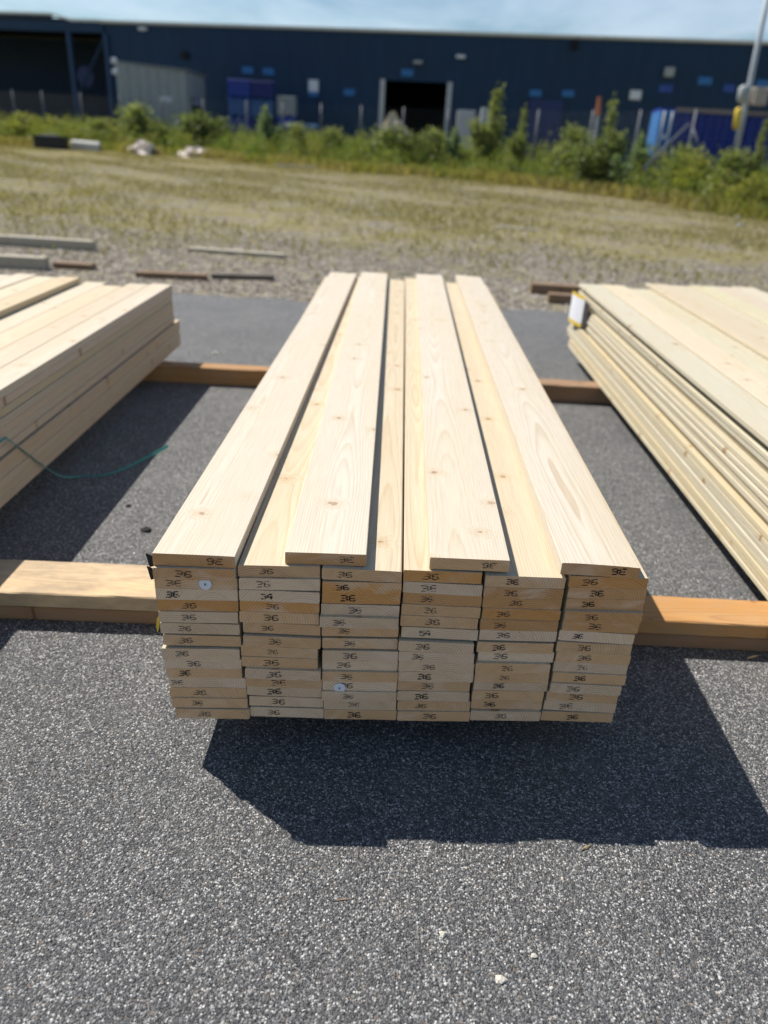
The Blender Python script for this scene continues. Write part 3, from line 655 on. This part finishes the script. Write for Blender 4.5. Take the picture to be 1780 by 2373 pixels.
# fence
fe = empty('wire_fence', (0, 0, 0)); tag(fe, 'tall wire mesh fence with grey posts in front of the warehouse', 'fence')
FP = [(-34, 57.5), (-22, 50.8), (-9, 47.2), (2, 41.6), (7.5, 34.5), (10, 29.7), (16, 27.6)]
POSTM = flat_mat('fence_post', (.12, .13, .145), .6); wv, wf = [], []
for (a, b) in zip(FP[:-1], FP[1:]):
    a, b = Vector((*a, 0)), Vector((*b, 0)); L = (b - a).length; n = max(1, round(L / 2.6)); d = (b - a) / L; nn = Vector((-d.y, d.x, 0))
    for i in range(n):
        p = a + (b - a) * i / n; tube('fence_post', [p + Vector((0, 0, -.03)), p + Vector((0, 0, 2.85))], .05, POSTM, fe, 7)
    def bar(p, q, t=.0022):
        o = len(wv); dd = (q - p).normalized(); s = dd.cross(nn).normalized() * t; k = nn * t
        for e in (p, q): wv.extend([e - s - k, e + s - k, e + s + k, e - s + k])
        for j in range(4): wf.append((o + j, o + (j + 1) % 4, o + 4 + (j + 1) % 4, o + 4 + j))
    for k in range(15): z = .1 + k * .19; bar(a + Vector((0, 0, z)), b + Vector((0, 0, z)))
    m = int(L / .14)
    for k in range(m): p = a + d * (k * .14); bar(p + Vector((0, 0, .08)), p + Vector((0, 0, 2.78)))
w = mesh_obj('wire_mesh', wv, wf, POSTM, fe); w['kind'] = 'stuff'
tube('brace', [(8.2, 28.6, .9), (9.75, 29.4, 2.4)], .038, POSTM, fe, 8); tube('brace', [(9.8, 29.2, 2.3), (10.4, 28.9, 1.2)], .036, POSTM, fe, 8)

# ------------------------------------------------------------------ litter on the far grass
r = empty('open_box', (-18.3, 42.6, -.03)); bx = flat_mat('dark_box', (.03, .03, .032), .7)
for a in ((-.75, -.7, -.4, .4, 0, .62), (.7, .75, -.4, .4, 0, .62), (-.695, .695, -.4, -.35, 0, .60), (-.695, .695, .35, .4, 0, .62)): box('side_board', *a, bx, r)
box('bottom', -.69, .69, -.34, .34, .02, .05, bx, r); box('loose_lid', -.5, .4, -.3, .3, .625, .66, flat_mat('lid', (.30, .33, .38), .5), r)
tag(r, 'dark open box lying at the left end of the weeds', 'box')
o = mesh_obj('stone_slab', *box_vf(-.72, .72, -.4, .4, 0, .42, .05), flat_mat('slab_concrete', (.50, .49, .46), .8), loc=(-17.0, 43.8, -.03)); o.rotation_euler = (R(6), R(2), R(12)); tag(o, 'pale slab on the grass right of the dark open box', 'slab')
lumpy('crumpled_sheet', -13.4, 42.4, -.03, 1.2, .9, .58, SHEETM, 'upright crumpled pale sheet, left one of the two on the grass', 'sheet', 6, .6); lumpy('crumpled_sheet', -10.8, 42.9, -.03, 2.1, 1.0, .42, SHEETM, 'long crumpled pinkish sheet, right one of the two on the grass', 'sheet', 8, .55)
def plank(name, p, q, w, h, mat, label, z=-.03, cat='plank', group=None):
    p, q = Vector(p), Vector(q); L = (q - p).length; me = board_mesh(name, w, h, L, [mat, mat], ny=3, ch=.004, seed=int(abs(p.x * 100)))
    o = link(name, me, None, (p.x, p.y, z), math.atan2(q.y - p.y, q.x - p.x) - math.pi / 2); o.color = (1, 1, 1, 1)
    return tag(o, label, cat, group)
GW = 'loose planks on the field'
plank('loose_plank', (-5.9, 37.6), (-4.1, 38.0), .3, .10, BEAM_GREY, 'weathered plank on the far grass, left of a similar one', group=GW)
plank('loose_plank', (-2.9, 39.0), (-.7, 39.2), .3, .10, BEAM_GREY, 'weathered plank on the far grass in front of the doorway', group=GW)
plank('loose_plank', (3.7, 40.2), (5.0, 39.9), .5, .14, BEAM_GREY, 'short grey slab of wood on the grass right of the doorway', group=GW)
plank('loose_plank', (1.79, 15.05), (2.55, 15.0), .12, .03, BEAM_GREY, 'small flat plank alone in the middle of the field', group=GW)
plank('timber_beam', (-6.2, 9.42), (-3.66, 9.36), .12, .11, BEAM_GREY, 'long grey beam at the gravel edge, far left', cat='beam')
plank('timber_beam', (-6.2, 7.86), (-3.60, 7.9), .12, .12, BEAM_GREY, 'grey beam right behind the left timber stack', cat='beam')
plank('timber_beam', (-3.58, 8.06), (-3.18, 8.06), .14, .06, BEAM_BROWN, 'short dark brown beam end behind the left timber stack', cat='beam')
plank('loose_plank', (-2.62, 9.78), (-1.42, 9.70), .12, .045, BEAM_GREY, 'pale thin plank lying on the gravel between the stacks', group=GW)
plank('timber_beam', (-2.65, 7.80), (-1.95, 7.86), .11, .055, BEAM_BROWN, 'brown beam at the asphalt edge, left one of two', cat='beam')
plank('timber_beam', (-1.93, 7.98), (-1.30, 8.1), .13, .05, BEAM_DARK, 'dark grey beam at the asphalt edge, right one of two', cat='beam')
plank('timber_beam', (1.52, 7.75), (3.4, 7.6), .12, .09, BEAM_BROWN, 'brown beam behind the right timber stack, nearer one', cat='beam')
plank('timber_beam', (1.42, 8.25), (3.4, 8.15), .14, .10, BEAM_BROWN, 'dark beam behind the right timber stack, farther one', cat='beam')
plank('loose_plank', (4.02, 8.75), (5.2, 8.6), .12, .06, BEAM_GREY, 'grey plank on the gravel at the far right', group=GW)
for (x, y, s, lb) in ((8.9, 21.5, .16, 'farther of two white stones on the grass at right'), (8.0, 19.1, .15, 'nearer of two white stones on the grass at right')): lumpy('white_stone', x, y, -.03, s * 1.1, s * .8, s * .4, GREYM, lb, 'stone', int(x * 10), .2, 10)

# ------------------------------------------------------------------ bearers under the stacks
def beam(name, x0, x1, yc, w, z0, h, mat, label, rz=0., tint=(1, 1, 1, 1)):
    me = board_mesh(name, w, h, x1 - x0, [mat, mat], ny=70, ch=.004, seed=int(x0 * 100 + z0 * 1000), jag=.002)
    er = random.Random(int(x0 * 77 + z0 * 999 + yc * 13))
    for v_ in me.vertices:                              # knocked and frayed arrises
        if abs(v_.co.x) > w / 2 - .0045:
            k_ = .0012 if er.random() < .85 else .004; v_.co.x -= math.copysign(er.uniform(0, k_), v_.co.x); v_.co.z += er.uniform(-k_, k_) * .5 if .003 < v_.co.z < h - .003 else (-er.uniform(0, k_) if v_.co.z > h / 2 else 0)
    o = link(name, me, None, (x0, yc, z0), -math.pi / 2 + rz); o.color = tint
    return tag(o, label, 'beam', 'bearer beams under the stacks')
HB = .0506
beam('bearer_beam', -3.3, -.02, 1.850, .190, HB + .0006, HB, BEAM_PALE, 'pale dirty plank on top, front bearer left of the central stack', .036)
beam('bearer_beam', -3.3, -.02, 1.855, .186, 0, HB, BEAM_BROWN, 'brown lower beam of the front bearer left of the central stack', .036, (1.5, 1.35, 1.2, 1))
beam('bearer_beam', .02, 3.4, 1.948, .146, HB + .0006, HB, BEAM_ORANGE, 'orange plank on top, front bearer right of the central stack', .018)
beam('bearer_beam', .02, 3.4, 1.955, .146, 0, HB, BEAM_BROWN, 'grey brown lower beam of the front bearer right of the central stack', .018, (1.25, 1.1, 1.05, 1))
beam('bearer_beam', -3.4, .02, 4.27, .10, 0, .1012, BEAM_ORANGE, 'brown back bearer left of the central stack', .02, (.85, .85, .85, 1))
beam('bearer_beam', .06, 3.4, 4.40, .13, 0, .1012, BEAM_BROWN, 'dark back bearer right of the central stack', .004, (1.3, 1.25, 1.25, 1))

# ------------------------------------------------------------------ stamps
GLY = {'3': ['11110', '00001', '00001', '01110', '00001', '00001', '11110'], '6': ['01110', '10000', '10000', '11110', '10001', '10001', '01110'], '4': ['00110', '01010', '10010', '10010', '11111', '00010', '00010'], '5': ['11111', '10000', '11110', '00001', '00001', '10001', '01110']}
def stamp_mesh(txt, seed, blob=False, w=.0335, h=.0145):
    r = random.Random(seed); V = []; F = []; gw = w / 2 * .86; cw = gw / 5; chh = h / 7; sl = r.uniform(-.1, .25); squash = r.uniform(.8, 1.08)
    for gi, g in enumerate(txt):
        for j, row in enumerate(GLY[g]):
            i = 0
            while i < 5:
                if row[i] == '1':
                    if r.random() < .10: i += 1; continue
                    x = gi * w / 2 + i * cw + r.uniform(-.15, .15) * cw; z = h - (j + .5) * chh * 1 + r.uniform(-.12, .12) * chh
                    x += sl * z * .5; a = cw * r.uniform(.50, .72); b = chh * r.uniform(.34, .52) * (1.5 if blob else 1); o = len(V)
                    x *= squash
                    V += [(x - a, 0, z - b * .6), (x, 0, z - b), (x + a, 0, z - b * .5), (x + a, 0, z + b * .6), (x, 0, z + b), (x - a, 0, z + b * .5)]
                    F.append(tuple(range(o, o + 6)))
                i += 1
        if blob and (gi == (seed % 2) or blob == 2):
            cx = gi * w / 2 + gw * .5; o = len(V); n = 9
            for k in range(n): t = 2 * math.pi * k / n; rr = r.uniform(.75, 1.1); V.append((cx + math.cos(t) * gw * .5 * rr, -.00008, h * .5 + math.sin(t) * h * .42 * rr))
            F.append(tuple(range(n)))
    V = [(x - w / 2, y, z - h / 2) for x, y, z in V]
    me = bpy.data.meshes.new('stamp'); me.from_pydata(V, [], F); me.materials.append(INK2 if seed % 3 == 1 else INK); me.update(); return me
ST = [stamp_mesh('36', i, i in (3,) and 1) for i in range(8)]; ST_BLOB = stamp_mesh('36', 21, 2); ST_B1 = stamp_mesh('36', 22, 1); ST_54 = stamp_mesh('54', 31); ST_34 = stamp_mesh('34', 32, 1)

# ------------------------------------------------------------------ central stack
T = .0288; SK = .0682; X0, Y0 = -.4839, 1.3561
ROWS = [[(-4819,-3090,4886,4894),(-4832,-3076,4598,4606),(-4833,-3075,4310,4318),(-4817,-3077,4022,4030),(-4806,-3091,3734,3739),(-4804,-3068,3417,3406),(-4767,-3052,3087,3073),(-4809,-3079,2755,2762),(-4771,-3052,2467,2474),(-4767,-3052,2179,2186),(-4731,-2962,1891,1898),(-4735,-2960,1603,1610),(-4688,-2947,1315,1322),(-4624,-2899,1016,1016)],
[(-3054,-1303,4939,4947),(-3029,-1293,4651,4659),(-3033,-1295,4363,4329),(-3034,-1302,4075,4041),(-3049,-1305,3787,3753),(-2989,-1274,3477,3420),(-2987,-1258,3144,3087),(-3050,-1320,2856,2799),(-3040,-1315,2561,2511),(-2958,-1237,2273,2223),(-2950,-1210,1985,1935),(-2948,-1217,1697,1647),(-2907,-1174,1372,1329),(-2887,-1151,1061,1019)],
[(-1256,467,4952,4905),(-1240,479,4619,4617),(-1245,474,4325,4329),(-1258,470,4032,4010),(-1279,469,3744,3722),(-1238,487,3421,3429),(-1224,491,3088,3096),(-1209,517,2774,2775),(-1211,530,2471,2463),(-1206,548,2183,2175),(-1194,541,1895,1887),(-1205,550,1607,1599),(-1158,560,1319,1311),(-1139,588,1030,1023)],
[(505,2223,4923,4891),(516,2269,4635,4573),(532,2288,4347,4285),(517,2289,4059,3997),(514,2263,3767,3709),(555,2301,3452,3391),(510,2233,3119,3058),(531,2280,2789,2744),(549,2313,2496,2456),(560,2328,2188,2168),(559,2278,1900,1880),(566,2289,1607,1592),(595,2338,1310,1304),(610,2358,1016,1016)],
[(2300,4075,4867,4848),(2303,4075,4579,4560),(2316,4091,4291,4272),(2333,4108,4003,3984),(2320,4095,3715,3696),(2335,4110,3427,3408),(2315,4084,3094,3077),(2373,4148,2806,2789),(2339,4094,2518,2501),(2357,4107,2230,2213),(2365,4140,1942,1925),(2355,4083,1654,1637),(2364,4089,1366,1349),(2371,4086,1061,1061)],
[(4169,5944,4871,4857),(4195,5970,4583,4569),(4200,5975,4295,4281),(4197,5972,4007,3993),(4203,5978,3719,3666),(4173,5948,3431,3333),(4165,5940,3122,3045),(4200,5975,2834,2757),(4184,5959,2546,2469),(4196,5971,2258,2181),(4188,5903,1970,1893),(4151,5891,1682,1605),(4132,5907,1394,1304),(4110,5885,1061,1016)]]
ORD = ['first', 'second', 'third', 'fourth', 'fifth', 'sixth', 'seventh', 'eighth', 'ninth', 'tenth', 'eleventh', 'twelfth', 'thirteenth', 'fourteenth', 'fifteenth', 'sixteenth', 'seventeenth', 'eighteenth', 'nineteenth', 'twentieth']
# end tint, one letter per board, read off the photograph: p pale, g greyish, t tan, o orange, b brown
TINT = dict(p=(1.0, .97, .92), g=(.93, .88, .81), t=(.90, .74, .55), o=(.86, .56, .27), b=(.78, .55, .33))
ENDS = ['btpoggtggtgttt', 'tppotttttgtggg', 'tooggttgptpggt', 'opbttpggggtgtt', 'tbbobptpttgttg', 'obbbbpttgtgtgt']
FR = [.22, .18, .3, .5]
class Any: pass
def put_stamp(o, w, t, n, x, z, rot=False, mesh=None, tilt=0.):
    s = bpy.data.objects.new('stamp', mesh or ST[n % len(ST)]); COL.objects.link(s); s.parent = o
    k = .88 + .26 * ((n * 37 + int(abs(x) * 9999)) % 10) / 10; s.scale = (k, 1, k)
    s.location = (x, SK * x - .0011, z); s.rotation_euler = (0, (math.pi if rot else 0) + tilt, math.atan(SK)); return s
pad = random.Random(5)
for c in range(6):
    for r in range(14):
        xl, xr, bl, br = [v / 1e4 for v in ROWS[c][r]]
        w = xr - xl; xc = (xl + xr) / 2; sd = c * 20 + r
        L = 3.755 + pad.uniform(-.02, .02) - SK * (xc - X0) + (.05 if (c, r) == (3, 0) else 0) + .10 * (xc - X0)
        prot = pad.uniform(-.003, .004) + (.006 if (c + r * 3) % 7 == 0 else 0)
        ybase = Y0 + (xc - X0) * SK - prot
        cup = pad.choice([0, 0, .0006, .001, -.0007]) if r else (.0018 if c in (1, 3) else .0008)
        if r == 0: cup = min(cup, .001)
        me = board_mesh('timber_board', w, T - .0003, L, [PALE_Y, PALE_END], cup=0 if r == 0 else cup * .3, skew=SK, tilt=br - bl, seed=sd, ch=pad.choice([.0012, .002, .0028]), crook=pad.uniform(-.002, .002))
        o = link('timber_board', me, None, (xc, ybase, (bl + br) / 2))
        tt = TINT[ENDS[c][r]]; k = pad.uniform(.93, 1.05); o.color = (tt[0] * k, tt[1] * k, tt[2] * k, 1)
        lab = f'sawn board, {ORD[r]} below the loose top layer, {ORD[c]} column from the left, central stack'
        tag(o, lab, 'board', 'boards of the central stack')
        sx = -w / 2 + w * pad.uniform(.20, .40) + (.012 if c > 0 else 0); mesh = None
        if (c, r) in ((1, 2),): mesh = ST_34
        if (c, r) in ((3, 5),): mesh = ST_54
        if (c, r) in ((5, 2), (4, 12), (2, 1)): mesh = ST_BLOB
        if (c, r) in ((0, 9), (0, 2), (5, 5)): mesh = ST_B1
        if (c, r) == (0, 10): sx = -w / 2 + .022
        put_stamp(o, w, T, pad.randrange(8), sx, T * .5 + (br - bl) * sx / w, False, mesh, pad.uniform(-.09, .09))
        if (c, r) in ((0, 1), (2, 10)):
            tx = -w / 2 + (.108 if c == 0 else .040); v = []; n = 24
            for k in range(n): a = 2 * math.pi * k / n; v += [(math.cos(a) * .0135, -.0016, math.sin(a) * .0135), (math.cos(a) * .0138, -.0002, math.sin(a) * .0138), (math.cos(a) * .0030, -.0020, math.sin(a) * .0036)]
            f = [];
            for k in range(n): b = (k + 1) % n; f += [(3 * k, 3 * k + 1, 3 * b + 1, 3 * b), (3 * k, 3 * b, 3 * b + 2, 3 * k + 2)]
            f.append(tuple(3 * k + 2 for k in range(n)))
            tg = mesh_obj('round_tag', v, f, WHITE, o, loc=(tx, SK * tx - .001, T * (.5 if c == 0 else .30))); tg['label'] = 'white plastic disc fixed to the board end'
            mesh_obj('tack', [(x_ * .0022, -.0024, z_ * .0030) for x_, z_ in ((-1, -1), (1, -1), (1, 1), (-1, 1))], [(0, 1, 2, 3)], flat_mat('tack', (.25, .25, .27), .4), tg)
# loose top boards
TOPS = [(-.4820, -.3090, 1.3560, 5.117, .5184, .009, 'first loose board from the left on top of the central stack', 'b', .32),
        (-.2050, -.0330, 1.386, 5.17, .5238, -.0105, 'second loose board from the left on top of the central stack', 'b', .20),
        (.1060, .2790, 1.403, 5.24, .5214, .0045, 'third loose board from the left on top of the central stack', 't', .26),
        (.3920, .5670, 1.413, 5.29, .5164, -.0005, 'fourth loose board from the left on top of the central stack', 'b', .26)]
for i, (xl, xr, y0, y1, z, yaw, lb, tn, sx) in enumerate(TOPS):
    w = .1738; me = board_mesh('timber_board', w, T, y1 - y0, [PALE, PALE_END], skew=SK * .6, tilt=-.006 if i == 3 else 0, seed=900 + i, cup=.0016 if i == 3 else .0003, ch=.0012, bow=.001)
    o = link('timber_board', me, None, ((xl + xr) / 2, y0 + .004, z + (.0032 if i == 3 else .0004)), -yaw)
    tt = TINT[tn]; o.color = (*tt, 1); tag(o, lb, 'board', 'boards of the central stack')
    s = put_stamp(o, w, T, i, w / 2 - .045 if i != 3 else w / 2 - .05, T * .52, True); s.location.y = SK * .6 * s.location.x - .0013

# scraps of wrapping stapled to the left side of the central stack
def strip(name, pts, wdt, mat, label, cat, up=(0, 0, 1), th=.0006, sub=1):
    pts = [Vector(p) for p in pts]; V = []; F = []; up = Vector(up)
    if sub > 1:                                            # Catmull-Rom through the points
        q = []; wq = []; n = len(pts)
        for i in range(n - 1):
            a, b, c, d = pts[max(i - 1, 0)], pts[i], pts[i + 1], pts[min(i + 2, n - 1)]
            for k in range(sub):
                t = k / sub; q.append(.5 * ((2 * b) + (c - a) * t + (2 * a - 5 * b + 4 * c - d) * t * t + (3 * b - a - 3 * c + d) * t ** 3)); wq.append(wdt[i] * (1 - t) + wdt[i + 1] * t)
        q.append(pts[-1]); wq.append(wdt[-1]); pts, wdt = q, wq
    for i, p in enumerate(pts):
        wd = wdt[i] if isinstance(wdt, (list, tuple)) else wdt
        d = (pts[min(i + 1, len(pts) - 1)] - pts[max(0, i - 1)]).normalized(); s = up.cross(d).normalized() * wd / 2; n = d.cross(s).normalized() * th
        V += [p - s - n, p + s - n, p + s + n, p - s + n]
    for i in range(len(pts) - 1):
        for k in range(4): F.append((4 * i + k, 4 * i + (k + 1) % 4, 4 * i + 4 + (k + 1) % 4, 4 * i + 4 + k))
    F += [(3, 2, 1, 0), tuple(4 * (len(pts) - 1) + k for k in range(4))]
    o = mesh_obj(name, V, F, mat, smooth=False)
    return tag(o, label, cat) if label else o
for i, (z, nm) in enumerate(((.530, 'upper'), (.498, 'lower'))):
    strip('plastic_scrap', [(-.484, 1.372, z - .022), (-.4875, 1.371, z - .012), (-.493, 1.370, z), (-.500, 1.369, z + .009)], [.024, .021, .013, .002], BLACKP, f'{nm} curled scrap of black plastic at the upper left corner of the central stack', 'scrap', up=(0, 1, 0))
strip('strap_scrap', [(-.4825, 1.37, .383), (-.4865, 1.368, .372), (-.489, 1.366, .352), (-.4905, 1.366, .338)], [.002, .007, .006, .001], YELLOW, 'small yellow strap scrap on the left side of the central stack', 'scrap', up=(0, 1, 0))

# ------------------------------------------------------------------ left stack
rs = random.Random(12)
def side_board(x0, x1, y0, y1, z, t, mat, label, group, name='timber_board', yaw=0., tint=None, ch=.0015, crook=0., bow=0.):
    me = board_mesh(name, x1 - x0, t, y1 - y0, [mat, mat], seed=rs.randrange(9999), ch=ch, ny=5, crook=crook, bow=bow)
    o = link(name, me, None, ((x0 + x1) / 2, y0, z), yaw); k = rs.uniform(.94, 1.04)
    tint = tint or (rs.uniform(.96, 1.02), rs.uniform(.94, 1.0), rs.uniform(.88, 1.0)); o.color = (tint[0] * k, tint[1] * k, tint[2] * k, 1)
    return tag(o, label, 'board', group)
LT = .0311; LG = 'boards of the left stack'; z = .1019
NL = 12
for i in range(NL):
    low = i < 5; xr = -1.368 + (.002 if low else -.010) + rs.uniform(-.002, .002); gap = .005 if i == 5 else .0004
    if i in (8, 9, 10): gap = .0016
    z += gap
    far = (4.735 if low else 4.68) + rs.uniform(-.012, .012)
    j = NL - i
    lab = f'{ORD[j - 1]} board down the facing side of the left timber stack' if j > 1 else 'outermost top board of the left timber stack'
    side_board(xr - .1235, xr, .95 + rs.uniform(-.03, .03), far, z, LT, LEFTW, lab, LG); z += LT
ztopL = z - LT
for k in range(1, 13):
    xr = -1.378 - k * .1258 + rs.uniform(-.001, .001); far = 4.68 - .02 * k + rs.uniform(-.04, .02) + (-.08 if k == 2 else 0)
    if k < 4: side_board(xr - .1235, xr, .95, far, ztopL, LT, LEFTW, f'{ORD[k]} top board from the right edge of the left timber stack', LG)
    else:
        zz = ztopL + LT + .0015 + (.003 if k > 5 else 0); side_board(xr - .1235, xr - (.006 if k in (4, 6) else 0), .95, far - .03, zz, LT, LEFTW, f'raised top board of the left stack, {ORD[k - 4]} from its orange tinged edge', LG, tint=(1.0, .93, .80) if k == 4 else None)
        side_board(xr - .1235, xr, .95, far - .05, ztopL, LT, LEFTW, f'board under the {ORD[k - 4]} raised top board of the left timber stack' if k > 4 else 'board under the edge of the raised boards, left timber stack', LG)
# loose teal strap hanging from the left stack onto the asphalt
strip('loose_strap', [(-1.3600, 2.25, .336), (-1.3605, 2.45, .331), (-1.3605, 2.475, .322), (-1.3600, 2.60, .212), (-1.352, 2.72, .100), (-1.340, 2.79, .040), (-1.315, 2.85, .010), (-1.26, 2.885, .006), (-1.20, 2.90, .006), (-1.14, 2.98, .007), (-1.098, 3.07, .010), (-1.058, 3.16, .014), (-1.025, 3.235, .020)], [.008] * 8 + [.009, .011, .013, .015, .016], TEAL, 'teal plastic strap hanging loose from the left stack onto the asphalt', 'strap', up=(.8, -.3, .9), sub=5)

# ------------------------------------------------------------------ right stack
RT_ = .0194; RG = 'boards of the right stack'; z = .1019; NR = 19
for i in range(NR):
    j = NR - i
    rec = {18: .0, 17: .030, 16: .012, 15: .016, 14: .034, 9: .006, 8: .022}.get(i, rs.choice([0, .001, .003, .005, .009]))
    xl = 1.232 + .0018 * i + rec; far = (5.30 + .012 * min(i, 6) if i < 3 else 5.42) + rs.uniform(-.03, .03)
    gap = {0: 0., 7: .004, 14: .005, 17: .004, 18: .005}.get(i, rs.choice([.0012, .0020, .0030, .0042])); z += gap
    lab = f'{ORD[j - 1]} board down the facing side of the right timber stack' if j > 1 else 'leftmost top board of the right timber stack'
    side_board(xl, xl + .158, 1.45 + rs.uniform(-.03, .03), far, z, RT_, RIGHTW, lab, RG, crook=rs.uniform(-.0018, .0018), ch=rs.choice([.001, .0015, .0025]), tint=rs.choice([(1, 1, 1), (.98, .97, .93), (.93, .94, .95), (1.0, .96, .86)])); z += RT_
ztopR = z - RT_
for k in range(1, 8):
    xl = 1.266 + k * .1625; far = 5.44 + rs.uniform(-.03, .04) + (-.16 if k == 2 else 0) + (.02 * k)
    up_ = .012 if k >= 3 else 0
    side_board(xl, xl + .158, 1.45, far, ztopR + up_ + (.0, .002, -.0015, .004, 0., .005, .001, .003)[k], RT_, RIGHTW, f'{ORD[k]} top board from the left edge of the right timber stack', RG, bow=.003)
    if k >= 3: side_board(xl + .002, xl + .157, 1.46, far - .05, ztopR - RT_ + .006, RT_, RIGHTW, f'board right under the {ORD[k]} top board of the right timber stack', RG)
# package label hanging at the far corner of the right stack
lbx = empty('package_label', (1.252, 5.12, .30)); tag(lbx, 'white package label with yellow bars at the far corner of the right stack', 'label')
mesh_obj('black_backing', *box_vf(-.0035, -.002, -.16, .10, .0, .165), BLACKP, lbx)
def flap(name, z0, z1, a0, a1, mat, dx=0.):
    P0 = Vector((-.004 - dx, -.02, 0)); P1 = Vector((-.042 - dx, .20, 0)); V = []; F = []
    for s in range(5):
        t = a0 + (a1 - a0) * s / 4; p = P0.lerp(P1, t) + Vector((-.012 * math.sin(t * 3.1), 0, 0)); V += [(p.x, p.y, z0), (p.x, p.y, z1), (p.x - .001, p.y - .001, z0), (p.x - .001, p.y - .001, z1)]
    for s in range(4):
        a = 4 * s; F += [(a, a + 1, a + 5, a + 4), (a + 2, a + 6, a + 7, a + 3), (a + 1, a + 3, a + 7, a + 5), (a, a + 4, a + 6, a + 2)]
    return mesh_obj(name, V, F, mat, lbx)
flap('white_card', .012, .168, 0, 1, WHITE); flap('yellow_bar', -.012, .011, 0, 1, YELLOW); flap('yellow_bar', .169, .19, 0, 1, YELLOW)

# ------------------------------------------------------------------ small things on the asphalt
def splinter(p, q, w, label):
    p, q = Vector(p), Vector(q); d = (q - p); s = Vector((-d.y, d.x, 0)).normalized() * w; m = p.lerp(q, .55); h = Vector((0, 0, w * 1.1))
    o = mesh_obj('wood_splinter', [p, m - s, q, m + s, m + h, p.lerp(q, .25) + h * .8], [(0, 1, 4, 5), (1, 2, 4), (2, 3, 4), (3, 0, 5, 4), (0, 3, 2, 1)], flat_mat('splinter_wood', (.62, .43, .22), .6)); o.location.z = .0022
    return tag(o, label, 'splinter', 'wood splinters on the asphalt')
splinter((-.062, .978, 0), (-.018, .985, 0), .0016, 'thin wood splinter on the sunlit asphalt left of the middle'); splinter((.462, 1.128, 0), (.498, 1.150, 0), .003, 'yellow wood splinter at the edge of the stack shadow')
splinter((1.12, 1.86, 0), (1.175, 1.885, 0), .004, 'pale splinter in front of the orange bearer plank')
def pebble(x, y, s, mat, label, sd, fl=.5): return lumpy('pebble', x, y, .0005, s * 1.3, s, s * fl, mat, label, 'pebble', sd, .28, 8)
PB = flat_mat('pebble_pale', (.58, .54, .46), .7); PD = flat_mat('pebble_dark', (.03, .03, .032), .7)
pebble(.262, .842, .017, PB, 'largest pale angular pebble on the asphalt near the lower right', 41, .35); pebble(.160, .922, .012, PB, 'pale pebble near the bottom middle of the asphalt', 42); pebble(-.88, 2.44, .03, PD, 'dark lump on the asphalt beside the central stack', 43); pebble(-1.2, 4.95, .03, PB, 'pale pebble on the far asphalt between left and central stacks', 44); pebble(.33, .89, .010, PB, 'small tan pebble right of the largest pale pebble', 45)
pebble(-1.01, 2.63, .018, PD, 'small dark lump by the shadow of the left stack', 46)
print('objects', len(bpy.data.objects))
